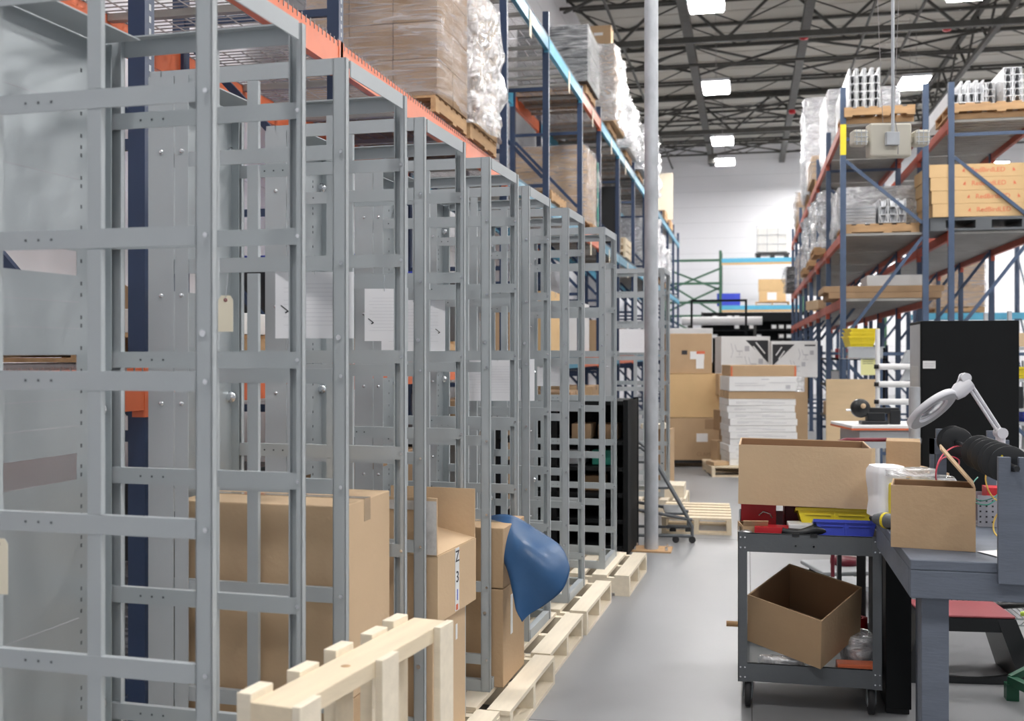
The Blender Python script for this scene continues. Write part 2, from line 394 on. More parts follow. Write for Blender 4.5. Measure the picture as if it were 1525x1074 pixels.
# ------------------------------------------------------------------ round pole in the aisle
p = W(970, 819, 8.92); p.z = 0
t = thing('steel_column', 'tall round galvanised steel pole standing in the aisle', 'pole', p)
MB().tube([(0,0,.012),(0,0,ZC-.05)], .0575, 24).build('pole', 'galv', t)
MB().box(-.17,.17,-.13,.13,0,.012).build('base_plate', 'wood', t)
for x in (-.13,.13):
    for y in (-.09,.09): MB().tube([(x,y,.012),(x,y,.04)], .012, 8).build('anchor_bolt', 'zinc', t)
# ================================================================== PALLET RACKS
def rack(label, xf, xr, Ys, levels, ztop, pm, xin, braces=None, deckm='wire', slots=3, bh=.12):
    """xf = aisle-side post line, xr = rear post line; levels = list of (z, colour or list of colours per bay, (first,last) bay)"""
    t = thing('pallet_rack', label, 'rack', (0,0,0))
    s = 1 if xr > xf else -1
    for k, y in enumerate(Ys):
        zt = ztop[k] if isinstance(ztop, list) else ztop
        for x in (xf, xr):
            c = x+s*.038 if x == xf else x-s*.038
            b = MB().box(c-.038, c+.038, y-.012, y-.006, 0, zt).box(c-.038, c-.032, y-.006, y+.06, 0, zt).box(c+.032, c+.038, y-.006, y+.06, 0, zt)
            po = b.build('upright_post', pm, t)
            if k < slots:
                h = MB(); z = .1
                while z < zt-.05:
                    pass
                    xx = x-s*.0005; h.box(min(xx,xx-s*.001), max(xx,xx-s*.001), y+.018, y+.034, z, z+.026); z += .05
                o = h.build('post_slots', 'lgrey' if pm == 'navy' else 'black', po); o['kind'] = 'stuff'
            MB().box(c-.06, c+.06, y-.05, y+.09, 0, .008).build('foot_plate', pm, t)
        a, b_ = xf+s*.076, xr-s*.076
        for q in (braces or [(.2,.2),(.25,1.25),(1.3,1.3),(1.4,2.4),(2.5,2.5),(2.6,3.6),(3.7,3.7),(3.8,4.8),(4.9,4.9)]):
            if max(q) < zt: MB().bar((a,y+.02,q[0]), (b_,y+.02,q[1]), .03, .045).build('frame_brace', pm, t)
    for z, cols, rng in levels:
        for k in range(max(0,rng[0]), min(len(Ys)-1, rng[1])):
            cm = cols[k % len(cols)] if isinstance(cols, list) else cols
            y0, y1 = Ys[k]+.06, Ys[k+1]-.012
            for x, inn in ((xf, s), (xr, -s)):
                be = MB().box(min(x,x+inn*.05), max(x,x+inn*.05), y0, y1, z-bh, z).build('beam', cm, t)
                MB().box(min(x-inn*.004,x+inn*.055), max(x-inn*.004,x+inn*.055), y0-.05, y0+.004, z-.2, z+.01).build('beam_connector', cm, be)
                MB().box(min(x-inn*.004,x+inn*.055), max(x-inn*.004,x+inn*.055), y1-.004, y1+.06, z-.2, z+.01).build('beam_connector', cm, be)
            xa, xb = min(xf,xr)+.055, max(xf,xr)-.055
            if deckm == 'wire':
                b = MB(); n = int((y1-y0)/.06)
                for i in range(n+1):
                    y = y0+.02+i*(y1-y0-.04)/n; b.box(xa-.03, xb+.03, y-.003, y+.003, z+.006, z+.012)
                    if i % 1 == 0: b.box(xf-s*.004 if s>0 else xf, xf if s>0 else xf+.004, y-.003, y+.003, z-.03, z+.012)
                for i in range(9):
                    x = xa+(xb-xa)*i/8; b.box(x-.003, x+.003, y0+.01, y1-.01, z, z+.006)
                o = b.build('wire_deck', 'wire', t); o['kind'] = 'stuff'
                for i in range(int((y1-y0)/.5)):
                    y = y0+.3+i*.5; MB().box(xa, xb, y-.025, y+.025, z-.04, z).build('deck_channel', 'deck', t)
            else:
                n = int((y1-y0)/.17)
                b = MB()
                for i in range(n): y = y0+.01+i*(y1-y0-.02)/n; b.box(xa-.03, xb+.03, y, y+.125, z-.03, z+.004)
                o = b.build('deck_slats', 'deck', t); o['kind'] = 'stuff'
    return t
LY = [1.55,3.97,6.10,10.71,13.07,15.83,17.9,20.56,23.43,26.0,28.6,31.2,33.8,36.4,39.0]
LT = [5.2,5.2,5.6,6.3,5.85,5.6,5.75,5.5,5.9,5.6,5.7,5.7,5.7,5.9,5.9]
rack('long navy pallet rack with orange and teal beams behind the grey frames', -2.4, -3.5, LY,
     [(1.58,'orange',(0,4)),(1.58,['teal','orange'],(4,14)),(3.51,['orange','orange','orange','teal','teal','orange','teal','teal','sky','teal','teal','teal','teal','teal'],(0,14)),
      (5.54,['teal','teal','teal','teal','sky','orange','sky','teal','sky','teal','teal','teal','teal','teal'],(2,14))], LT, 'navy', 1, bh=.17, slots=8)
for kk, (y, z) in enumerate(((9.2,5.44),(11.9,5.5),(14.6,5.5),(16.9,5.5),(19.3,5.5),(21.6,5.5),(14.2,3.45),(16.7,3.45),(19.0,3.45),(22.0,3.45))):
    tg = MB().box(-.001,.001,-.06,.06,-.30,0).build('hanging_tag', 'manila', None, (-2.393,y,z))
    tag(tg, 'pale yellow strip tag over the %s beam of the left rack, %s in that row' % ('upper' if kk < 6 else 'middle', ['nearest','second','third','fourth','fifth','sixth','nearest','second','third','farthest'][kk]), 'tag', 'strip tags on the left rack beams')
RY = [15.43,18.15,20.66,23.0,25.1,27.5,29.9,32.2]
BR = [(4.57,4.57),(4.27,3.39),(1.86,3.2),(1.61,1.61),(1.5,.4),(.25,.25)]
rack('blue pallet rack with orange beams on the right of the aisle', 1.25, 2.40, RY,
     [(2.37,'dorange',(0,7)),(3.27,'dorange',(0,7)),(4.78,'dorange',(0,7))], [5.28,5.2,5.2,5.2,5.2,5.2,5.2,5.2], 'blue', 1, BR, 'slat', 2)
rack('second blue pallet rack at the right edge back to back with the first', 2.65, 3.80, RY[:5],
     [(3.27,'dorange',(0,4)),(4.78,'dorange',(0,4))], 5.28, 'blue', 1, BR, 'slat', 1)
yl = MB().box(-.039,.039,0,.0015,0,.42).build('warning_strip', 'yellow', None, (1.25+.038, 15.43-.0145, 4.35)); tag(yl, 'yellow strip label stuck on the front rack post near its top', 'label')
# ---- far green and blue rack against the back wall
def W0(px, py, d): return W(px, py, d)
gt = thing('pallet_rack', 'green framed rack with light blue beams against the far wall', 'rack', (0,0,0))
gx0, gx1, gx2 = -2.95, -.97, 1.95; gy = 40.2
for x in (gx0, gx1, gx2, 4.8):
    for y in (gy, gy+1.0): MB().box(x-.05,x+.05,y,y+.08,0,5.35 if x > -2 else 5.0).build('upright_post','green',gt)
for z in (4.95, 4.1, 3.4, 2.9, 1.7): MB().box(gx0,gx1,gy+.0,gy+.05,z,z+.09).build('beam','green',gt)
for a, b in (((gx0,4.7),(gx1,3.9)),((gx0,4.2),(gx1,2.95)),((gx0,3.1),(gx1,4.0)),((gx0,2.9),(gx1,1.8)),((gx0,3.9),(gx1,4.7)),((gx0,1.8),(gx1,2.8))):
    MB().bar((a[0],gy+.1,a[1]),(b[0],gy+.1,b[1]),.05,.07).build('frame_brace','green',gt)
for z in (5.05, 3.32):
    for y in (gy-.03, gy+1.0):
        for xa, xb in ((gx1+.05,gx2-.05),(gx2+.05,4.75)): MB().box(xa,xb,y,y+.05,z-.15,z).build('beam','sky',gt)
    for xa, xb in ((gx1+.05,gx2-.05),(gx2+.05,4.75)):
        n = 24; b = MB()
        for i in range(n): x = xa+(xb-xa)*i/n; b.box(x, x+(xb-xa)/n*.8, gy, gy+1.0, z-.03-.0, z+.004)
        b.build('deck_slats','deck',gt)['kind'] = 'stuff'
        MB().box(xa,xb,gy-.02,gy+.02,z-.24,z-.16).build('wood_rail','cardY',gt)
# ================================================================== GREY EQUIPMENT FRAMES (the row on the left)
CD, CH = .51, 2.37
def frame_cabinet(label, u, v, seed, panel=True, cd=CD, CW=.64):
    """origin: near right bottom corner; x to the left is negative, y away from the camera"""
    loc = UV(u, v-.012, .14)
    t = thing('equipment_frame', label, 'frame', loc, -PSI, None)
    rn = random.Random(seed); p = .041; e = .003
    def ang(x0, x1, y0, y1, z0, z1): return MB().box(x0,x1,y0,y1,z0,z1)
    # posts: channel with an outer lip
    for name, x, sx in (('right',0,-1),('left',-CW,1)):
        for y, sy in ((0,1),(cd,-1)):
            if seed == 1 and name == 'left' and sy < 0: p_, p = p, .058
            xa, xb = sorted((x, x+sx*p)); ya, yb = sorted((y, y+sy*.0035)); lx = sorted((x, x+sx*.0035)); ly = sorted((y, y+sy*.024))
            b = MB().box(xa,xb,ya,yb,0,CH).box(lx[0],lx[1],ly[0],ly[1],0,CH)
            ix = sorted((x+sx*p, x+sx*(p-.0035))); iy = sorted((y, y+sy*.018)); b.box(ix[0],ix[1],iy[0],iy[1],0,CH)
            ey = sorted((y+sy*.024, y+sy*.0205)); ex = sorted((x, x+sx*.016)); b.box(ex[0],ex[1],ey[0],ey[1],0,CH)
            b.build('corner_post', 'cab', t)
            p = .041
    # top and bottom rails
    for z0, z1 in ((CH-.048,CH),(0,.05)):
        MB().box(-CW+p,-p,.001,.005,z0,z1).box(-CW+p,-p,.005,.035,z1-.004,z1).build('cross_rail','cab',t)
        MB().box(-CW+p,-p,cd-.005,cd-.001,z0,z1).box(-CW+p,-p,cd-.035,cd-.005,z1-.004,z1).build('cross_rail','cab',t)
        MB().box(-.005,-.001,.04,cd-.04,z0,z1).box(-.035,-.005,.04,cd-.04,z1-.004,z1).build('side_rail','cab',t)
        MB().box(-CW+.001,-CW+.005,.04,cd-.04,z0,z1).build('side_rail','cab',t)
    holes = MB(); bolts = MB()
    zs = [2.09-.325*i for i in range(7)]
    zs2 = [2.14-.325*i for i in range(7)]
    for y, zz, off in ((-.003, zs, -.30), (cd-.02, zs2, -.27)):
        for z in zz:
            z += rn.uniform(-.004,.004)
            MB().box(-CW-.0 if y > 0 else -CW, -p*(1.0 if y < 0 else .35), y, y+.004, z-.022, z+.022).box(-CW, -p, y+.004, y+.018, z+.019, z+.022).build('cross_bar','cab',t)
            for k in range(3): holes.cbox((-CW*.80+k*.035, y-.0004, z), (.0055,.001,.0055))
            bolts.tube([(-.012,y-.001,z),( -.012,y-.006,z)], .006, 6)
        edges = [CH-.028]+zz+[.05]
        for a, b in zip(edges, edges[1:]):
            MB().box(off-.018, off+.018, y+.001, y+.005, b+.022, a-.022).box(off+.014, off+.018, y+.005, y+.016, b+.022, a-.022).build('centre_stud','cab',t)
    holes.build('punched_holes','cart',t)['kind'] = 'stuff'
    for z in (.35,1.55): bolts.tube([(-.0215,-.0005,z),(-.0215,-.004,z)], .008, 8)
    bolts.build('rivets','zinc',t)['kind'] = 'stuff'
    # left side: sheet panels with two gaps, and a punched strip at the back corner
    if panel:
        x = -CW+.012
        for z0, z1 in ((0.06,1.17),(1.24,1.455),(1.50,1.71),(1.775,CH-.02)) if seed == 1 else ((.06,.95),(1.0,1.38),(1.44,1.70),(1.79,CH-.02)):
            MB().box(x, x+.002, .02, cd-.14, z0, z1).box(x, x+.012, .02, .022, z0, z1).build('side_panel','panel',t)
            for q in range(1, 3):
                zz = z0+(z1-z0)*q/3
                MB().box(x+.002, x+.0027, .02, cd-.14, zz-.001, zz+.001).build('panel_seam','greyink',t)
        MB().box(x-.001, x+.001, cd-.145, cd-.04, .0, CH-.02).box(x, x+.03, cd-.04, cd-.037, 0, CH-.02).build('punched_strip','panel',t)
        MB().box(x+.001, x+.12, .03, cd-.04, CH-.016, CH-.012).build('top_flange','cab',t)
        h = MB(); z = .1
        while z < CH-.1:
            h.cbox((x+.0014, cd-.128, z), (.001,.006,.010)); z += rn.choice((.022,.03,.055,.06))
        h.build('strip_holes','cart',t)['kind'] = 'stuff'
        b = MB()
        for z in (.55,1.35,2.2): b.tube([(-CW+p*.5,cd-.05,z),(-CW+p*.5,cd-.075,z)], .011, 8); b.lathe([(0,0),(.02,0),(.02,.006),(0,.006)], 10, Matrix.Translation((-CW+p*.5,cd-.055,z)) @ Matrix.Rotation(PI/2,4,'X'))
        b.build('hex_bolts','zinc',t)['kind'] = 'stuff'
        # wide flat filler plates beside the near left post
    if seed > 1:
        MB().box(-CW-.0, -CW+.088, -.0075, -.0045, .03, CH-.02).build('filler_plate','cab',t)
        MB().box(-CW+.092, -CW+.138, -.0075, -.0045, .03, CH-.02).build('filler_plate','cab',t)
        b = MB()
        for z in (.35,.95,1.35,1.68,2.12):
            for xx in (-CW+.045,-CW+.115): b.lathe([(.008,0),(.006,.004),(0,.005)], 8, Matrix.Translation((xx,-.0075,z)) @ Matrix.Rotation(PI/2,4,'X'))
        b.build('rivets','zinc',t)['kind'] = 'stuff'
    return t
US = [(2.13,-1.246),(2.91,-1.269),(3.726,-1.317),(4.566,-1.31),(5.416,-1.344),(6.30,-1.322),(7.345,-1.287),(11.13,-1.334)]
LAB = ['nearest tall grey metal frame at the left edge with wide plated side panels',
 'tall grey metal frame holding the big cardboard box',
 'tall grey metal frame behind the stacked box with numbered tape',
 'tall grey metal frame with the blue sheet hanging out of it',
 'fifth grey metal frame from the left, standing on pale pallets just past the blue sheet',
 'sixth grey metal frame from the left between the blue sheet and the black shelving',
 'grey metal frame right in front of the black shelving',
 'farthest grey metal frame, standing behind the round steel pole']
for i, (u, v) in enumerate(US): frame_cabinet(LAB[i], u, v, i+1, cd=CD if i != 0 else .47, CW=[.605,.652][i] if i < 2 else .64)
# pallets under the row
us = [(2.17,-1.22),(3.04,-1.22),(3.91,-1.21),(4.78,-1.17),(5.65,-1.20),(6.56,-1.19),(7.60,-1.10)]
PL = ['pale new pallet under the nearest grey frame','pale new pallet under the frame with the big box','pale new pallet under the box with numbered tape, nearest flat one seen from the aisle',
      'pale new pallet jutting into the aisle below the blue sheet','pale new pallet second beyond the blue sheet along the aisle','pale new pallet third beyond the blue sheet, under the sixth frame','pale new pallet in front of the black shelving, farthest of the row']
for i, (u, v) in enumerate(us):
    pallet(PL[i], UV(u, v-.52), -PSI, 1.04, .85, 'pine2', 'y', 'pale pallets under the grey frames', .139, 7)
pallet('pale pallet under the farthest grey frame behind the steel pole', UV(11.35,-1.60), -PSI, .9, .85, 'pine2', 'y', 'pale pallets under the grey frames', .139, 7)
# ---- standing pallet in the foreground
def standing_pallet():
    a = W(352,1035,2.26); b = W(592,918,2.95)
    a.z = b.z = 0; L = (b-a).length; ang = math.atan2(b.y-a.y, b.x-a.x)
    t = thing('wooden_pallet', 'pale pallet standing on its edge in the foreground against the grey frames', 'pallet', a, ang)
    H = .92
    # local x along the pallet, y to the left is +
    for z0 in (.0, .40, H-.045): MB().box(0, L+.03, -.135, -.035, z0, z0+.04).build('stringer','pine',t,bevel=.002)
    xs = [0,.19,.35,.53,L-.09] 
    for k, x in enumerate(xs): MB().box(x, x+.085, -.035, .0, .0, H+.012-(k%2)*.006).build('deck_board','pine2',t,bevel=.002)
    for x in (.0,.36,L-.055): MB().box(x, x+.085, -.155, -.135, .0, H-.002).build('bottom_board','pine2',t,bevel=.002)
    MB().lathe([(.012,0),(.009,.001),(0,.001)],10).build('knot','wood',t,(.3,-.09,H-.005))
    return t
standing_pallet()
M['faint'] = mat('faint_print', (.68,.68,.72), .8, 0, .02)
# ---- papers and tags on the frames
def sheet(label, px0, py0, px1, py1, d, cat='paper', hook=True, marks=True, m='paper', name='hanging_sheet'):
    a = W(px0,py0,d); b = W(px1,py0,d); c = W(px0,py1,d)
    wd = (b-a).length; ht = a.z-c.z
    t = thing(name, label, cat, (a+b)/2, TH)
    MB().box(-wd/2,wd/2,-.0006,.0006,-ht,0).build('sheet', m, t)
    if hook: MB().tube([(0,0,-.01),(0,-.004,.01),(0,0,.05)], .0012, 5).build('wire_hook','zinc',t)
    if marks:
        q = MB()
        for k in range(11): q.cbox((0,-.0009,-ht*(.18+.062*k)), (wd*(.78 if k % 3 else .6),.0003,.0012))
        q.build('printed_lines','faint',t)
    return t
def vmark(t, x, z, s=.02):
    MB().bar((x,-.0012,z),(x+s,-.0012,z-s*.8),.003,.001,(0,1,0)).bar((x+s*.6,-.0012,z-s*1.0),(x+s,-.0012,z-s*.75),.004,.001,(0,1,0)).build('pen_mark','ink',t)
s1 = sheet('large white sheet hung behind the second frame, pen mark at its left', 410,405,527,504,3.20); vmark(s1,-.10,-.10,.022)
s2 = sheet('white sheet with a pen mark at its lower left, hung right of the large sheet', 543,430,602,508,3.965); vmark(s2,-.06,-.11,.02)
s3 = sheet('white sheet with a pen mark low at its right, behind a frame post', 568,447,663,524,4.84); vmark(s3,.10,-.13,.02)
sheet('wide white sheet hung lower inside the fourth and fifth frames', 687,535,796,597,5.60)
sheet('narrow white sheet strip seen just right of the wide low sheet', 800,538,834,575,6.48)
sheet('white printed sheet on the farthest frame beside the steel pole', 922,490,961,525,11.17)
def paper_tag(label, px, py, d, wd, ht):
    t = thing('hanging_tag', label, 'tag', W(px,py,d), TH-.1)
    MB().prism([(-wd/2+.008,0),(wd/2-.008,0),(wd/2,-.012),(wd/2,-ht),(-wd/2,-ht),(-wd/2,-.012)], -.0005, .0005, Matrix.Rotation(PI/2,4,'X')).build('card', 'manila', t)
    MB().lathe([(.002,0),(.005,0),(.005,.0006),(.002,.0006)],12,Matrix.Translation((0,-.0006,-.012)) @ Matrix.Rotation(PI/2,4,'X')).build('eyelet','redrubber',t)
    MB().tube([(0,-.001,-.012),(.004,-.003,.02),(.007,-.002,.055)], .0008, 5).build('tie_wire','zinc',t)
paper_tag('cream manila tag with a red eyelet by the corner post of the nearest frame', 336, 440, 2.78, .040, .094)
paper_tag('cream manila tag at the left edge wired to a frame cross bar', -3, 802, 2.35, .046, .122)
# ---- big box inside the second frame, on another box
def uvthing_box(label, u, v, w_, d_, h_, z, m, name='cardboard_box', rz=0.0, **k):
    return carton(label, UV(u, v, z), -PSI+rz, w_, d_, h_, m, **k)
uvthing_box('big plain cardboard box inside the second grey frame', 3.165, -1.60, .56, .39, .60, .585, 'cardL', tape=True)
uvthing_box('cardboard box underneath the big plain one', 3.165, -1.60, .55, .39, .44, .14, 'card', tape=False)
# box stack in the third frame
lb = uvthing_box('tall plain cardboard box under the box with numbered tape', 3.97, -1.49, .36, .40, .495, .14, 'cardL', tape=False)
hbm('yellow_sticker', (.001,.028,.038), 'yellow', lb, (.1806,-.05,.30)); hbm('round_label', (.001,.02,.055), 'label', lb, (.1806,-.06,.235)); hbm('white_label', (.001,.022,.06), 'label', lb, (.1806,.08,.40))
ob = open_box('open cardboard box with a raised flap and numbered tape on its side', UV(4.0,-1.475,.637), -PSI-.05, .38, .42, .25, 'cardL', [('F',90,.215),('B',90,.20),('R',168,.2)])
MB().box(.1905,.192,-.03,.012,.005,.248).build('white_tape','label',ob)
for s, z in (('Z',.195),('3',.115),('1',.045)): text(s, .062, 'ink' if s != '1' else 'bluebin', ob, (.1923,-.009,z), (PI/2,0,PI/2))
MB().box(.192,.193,-.024,-.002,.008,.03).build('red_mark','redink',ob)
MB().box(-.17,.187,-.2145,-.2135,.42,.455).box(.12,.187,-.2145,-.2135,.255,.42).build('clear_tape','clear',ob)
# boxes in the fourth frame
uvthing_box('small cardboard box under the blue sheet', 4.83, -1.39, .22, .38, .27, .585, 'card', tape=True)
uvthing_box('lower cardboard box below the blue sheet', 4.83, -1.40, .24, .38, .44, .14, 'card', tape=False, sheet=(-.05,.30,.035,.18), sheetface='right')
# blue vinyl sheet: a stiff sheet curling over the box
def blue_sheet():
    t = thing('vinyl_sheet', 'stiff curled blue sheet draped over a box and out into the aisle', 'sheet', (0,0,0))
    ctr = [[(722,770,5.15),(760,768,5.02),(800,790,4.98),(835,815,4.92),(848,845,4.85)],
           [(716,800,5.0),(750,790,4.93),(790,805,4.86),(825,830,4.82),(846,858,4.82)],
           [(728,818,4.93),(752,812,4.86),(782,822,4.80),(810,850,4.76),(836,880,4.78)],
           [(744,826,4.87),(757,840,4.80),(775,865,4.76),(796,885,4.76),(812,900,4.78)],
           [(758,850,4.82),(762,870,4.77),(770,893,4.74),(780,908,4.75),(788,915,4.76)],
           [(764,880,4.78),(767,895,4.75),(770,912,4.73),(774,920,4.73),(777,926,4.74)]]
    P = [[W(*q) for q in row] for row in ctr]
    def cr(p, t_):
        n = len(p)-1; x = t_*n; i = min(int(x), n-1); f = x-i
        a = p[max(i-1,0)]; b = p[i]; c = p[i+1]; d = p[min(i+2,n)]
        return .5*((2*b)+(c-a)*f+(2*a-5*b+4*c-d)*f*f+(3*b-a-3*c+d)*f**3)
    N, K = 24, 24; v = []
    for i in range(N+1):
        for j in range(K+1):
            cols_ = [cr([P[r][c] for r in range(6)], i/N) for c in range(5)]
            v.append(cr(cols_, j/K))
    f = [(i*(K+1)+j, i*(K+1)+j+1, (i+1)*(K+1)+j+1, (i+1)*(K+1)+j) for i in range(N) for j in range(K)]
    b = MB(); b.add(v, f, True); o = b.build('sheet','vinyl',t)
    so = o.modifiers.new('s','SOLIDIFY'); so.thickness = .004
blue_sheet()
# ---- black shelving between the seventh and eighth frame
def black_shelving():
    t = thing('black_shelving', 'low black shelving unit full of bins behind the row of grey frames', 'shelving', UV(8.5,-1.32), -PSI)
    for x in (-.035,-.62,-1.1):
        for y in (0,.55): MB().box(x,x+.04,y,y+.04,0,1.26).build('upright','blackp',t)
    MB().box(-.004,.0,.04,.55,.02,1.25).build('side_panel','blackp',t)
    for z in (.06,.27,.48,.69,.90,1.22): MB().box(-1.08,-.04,.0,.58,z,z+.03).build('shelf','blackp',t)
    MB().box(-1.08,-.04,.56,.565,.02,1.25).build('back_panel','blackp',t)
black_shelving()
for k, (v, z, m, L) in enumerate([(-1.50,.935,'cardD','brown parts box on the top row of the black shelving'),(-1.72,.935,'card','cardboard parts box beside another on the black shelving'),(-1.55,.725,'cablegrn','teal plastic bin on the black shelving'),(-1.78,.725,'lgrey','grey plastic bin on the black shelving'),(-1.62,.515,'cardD','brown box on the middle shelf of the black shelving')]):
    b = MB().box(-.08,.08,-.12,.12,0,.12).build('parts_box', m, None, UV(8.75,v,z), (0,0,-PSI), .004); tag(b, L, 'box')
# ================================================================== GOODS ON THE LEFT RACK
LXC = -2.92
Z1, Z2 = 3.525, 5.555
def lpal(label, y, z, ly=1.0, m='wood', n=1, wx=1.08, x=LXC):
    for k in range(n): pallet(label if n == 1 else label+', '+(['at the bottom of its stack','in the middle of its stack','topmost of its stack'] if n == 3 else ['lower of two','upper of two'])[k], (x, y, z+k*.135), 0, wx, ly, m, 'x', 'pallets on the left rack', .13, 6)
lpal('brown pallet under the near film wrapped cartons on the left rack', 8.55, Z1, .95)
wrapped('near big film wrapped load of brown cartons on the left rack', (LXC,8.55,Z1+.132), 0, 1.10, .92, 1.75, 3, 2, 6, 'cardD', 'film', .035)
lpal('brown pallet under the second film wrapped cartons at the aisle side of the left rack', 9.65, Z1, 1.0)
wrapped('second film wrapped carton load with torn shiny film on the left rack', (LXC+.02,9.65,Z1+.132), 0, 1.08, .95, 1.25, 2, 2, 5, 'card', 'filmS', .06)
lpal('empty light brown pallet lying alone on the middle beams of the left rack', 13.72, Z1, 1.1)
lpal('pallet under the wrapped load with the green strap on the left rack', 17.3, Z1, 1.0)
gl = wrapped('film wrapped tall carton load with green corner strip on the left rack', (LXC-.1,17.0,Z1+.135), 0, 1.15, 1.3, 1.15, 2, 2, 3, 'card', 'film', .05)
MB().box(.60,.62,.60,.64,-.1,1.1).build('green_strap','cablegrn',gl)
MB().box(-.57,.57,-.655,-.648,1.02,1.16).build('open_flap','cardD',gl)
lpal('pale empty pallet on the left rack', 22.0, Z1, 1.1, 'pine', 3)
lpal('pallet under the dark wrapped goods high on the left rack', 16.6, Z2, 1.0)
wrapped('dark grey film wrapped goods high on the left rack', (LXC+.05,16.55,Z2+.132), 0, 1.08, 1.25, .85, 1, 1, 7, 'darkload', 'filmD', .04, piece='layer')
lpal('pallet under the tall bright wrapped cartons high on the left rack', 19.4, Z2, 1.1)
wl2 = wrapped('tall bright wrapped load with brown cartons showing high on the left rack', (LXC+.1,19.6,Z2+.132), 0, 1.06, 1.6, 1.35, 2, 3, 4, 'card', 'filmS', .07)
carton('brown carton with a barcode label topmost on the tall bright wrapped load', (LXC+.33,18.95,Z2+1.49), 0, .5, .35, .33, 'card', sheet=(.03,.18,.16,.05))
lpal('pallet sticking out under a bulging wrapped load high on the left rack', 22.1, Z2, 1.1)
wrapped('bulging white wrapped load high on the left rack', (LXC+.1,22.1,Z2+.132), 0, 1.05, 1.7, 1.0, 2, 2, 3, 'white', 'filmS', .10)
lpal('brown pallet under the grey sloped wrapped load high on the left rack', 24.6, Z2, 1.1)
wrapped('grey and white wrapped load high on the left rack just before the steel pole', (LXC+.15,24.6,Z2+.132), 0, 1.0, 1.4, .95, 1, 2, 3, 'lgrey', 'filmS', .08)
lpal('brown pallet high on the left rack just past the steel pole', 27.3, Z2, 1.1)
wrapped('tall silver wrapped load high on the left rack just past the steel pole', (LXC+.08,27.3,Z2+.132), 0, 1.05, 2.3, 1.45, 2, 2, 4, 'white', 'filmS', .10)
lpal('brown pallet high on the left rack beyond the tall silver load', 32.5, Z2, 1.1, 'wood', 2)
lpal('brown pallet high on the left rack near the far wall', 34.9, Z2, 1.1, 'wood', 2)
tag(MB().box(-.5,.5,-.02,.02,0,1.5).build('beige_panel','manila',None,(LXC+.1,34.6,Z2+.28),(0,0,0)), 'tall beige panel standing on a pallet high on the left rack by the far wall', 'panel')
for k, (y, h) in enumerate(((27.6,1.35),(29.6,1.15),(32.0,.95))):
    lpal('brown pallet under silver wrapped rolls, %s of three on the middle beams' % ('nearest','middle','farthest')[k], y, Z1, 1.0)
    wrapped('silver wrapped stack on the middle beams just past the steel pole, %s of three' % ('nearest','middle','farthest')[k], (LXC+.15,y,Z1+.132), 0, 1.0, 1.0, h, 1, 1, 6, 'foam', 'filmS', .07, piece='layer')
bp = MB().box(-.5,.5,-.03,.03,0,1.35).build('display_screen','black',None,(LXC,20.9,Z1),(-.06,0,0)); tag(bp, 'black flat screen on the middle beams of the left rack, left of the pole', 'screen')
wpn = MB().box(-.35,.35,-.02,.02,0,.9).build('white_board','paper',None,(LXC+.2,22.9,Z1+.6),(0,.25,PI/2)); tag(wpn, 'tilted white board edge seen just left of the steel pole', 'board')
# lower level and ground goods that show through the frames
def low(label, x, y, z, w_, d_, h_, m, **k): return carton(label, (x,y,z), 0, w_, d_, h_, m, **k)
pallet('brown pallet on the lowest orange beams seen at the left edge', (LXC,4.85,1.60), 0, 1.05, 1.2, 'wood', 'x', 'pallets on the left rack', .13, 6)
low('white carton edge on the lowest beams behind the nearest frame', -2.95, 4.9, 1.735, .9, .9, .11, 'white', tape=False)
o = MB().prism([(0,0),(.34,0),(0,.20)], -.004, .004, Matrix.Rotation(PI/2,4,'X')).build('cardboard_flap','cardD',None,(-2.98,4.5,1.846)); tag(o, 'brown triangular cardboard flap seen between the first two frames', 'cardboard')
pallet('brown pallet on the lowest beams seen beside the cream tag', (LXC,6.9,1.60), 0, 1.05, 1.1, 'wood', 'x', 'pallets on the left rack', .13, 6)
pallet('second brown pallet on the lowest beams under dark crates', (LXC,8.4,1.60), 0, 1.05, 1.1, 'wood', 'x', 'pallets on the left rack', .13, 6)
for y, L in ((6.9,'black plastic crate behind the cream tag on the lowest beams'),(8.4,'black plastic crate farther along the lowest beams')):
    t = thing('black_crate', L, 'crate', (LXC,y,1.733))
    MB().box(-.5,.5,-.5,-.47,0,.5).box(-.5,.5,.47,.5,0,.5).box(-.5,-.47,-.47,.47,0,.5).box(.47,.5,-.47,.47,0,.5).box(-.47,.47,-.47,.47,0,.03).build('crate_body','black',t)
    for x in (-.35,-.12,.12,.35): MB().box(x-.02,x+.02,-.51,-.5,0,.5).build('rib','black',t)
    MB().box(-.52,.52,-.52,.52,.5,.53).build('rim','bluebin',t)
low('brown carton on the lowest beams seen through the middle frames', -2.9, 12.0, 1.6, .8, .9, .55, 'card')
low('tall yellowish carton on the lowest beams seen through the fifth frame', -2.8, 14.4, 1.6, .5, .7, .85, 'cardY')
low('white carton on the lowest beams seen through the sixth frame', -2.8, 16.9, 1.6, .6, .7, .8, 'white', tape=False)
low('wide brown carton on the lowest beams seen through the seventh frame', -2.8, 19.2, 1.6, .8, .8, .6, 'card')
low('brown carton on the lowest beams left of the steel pole', -2.8, 21.8, 1.6, .8, .8, .5, 'cardD')
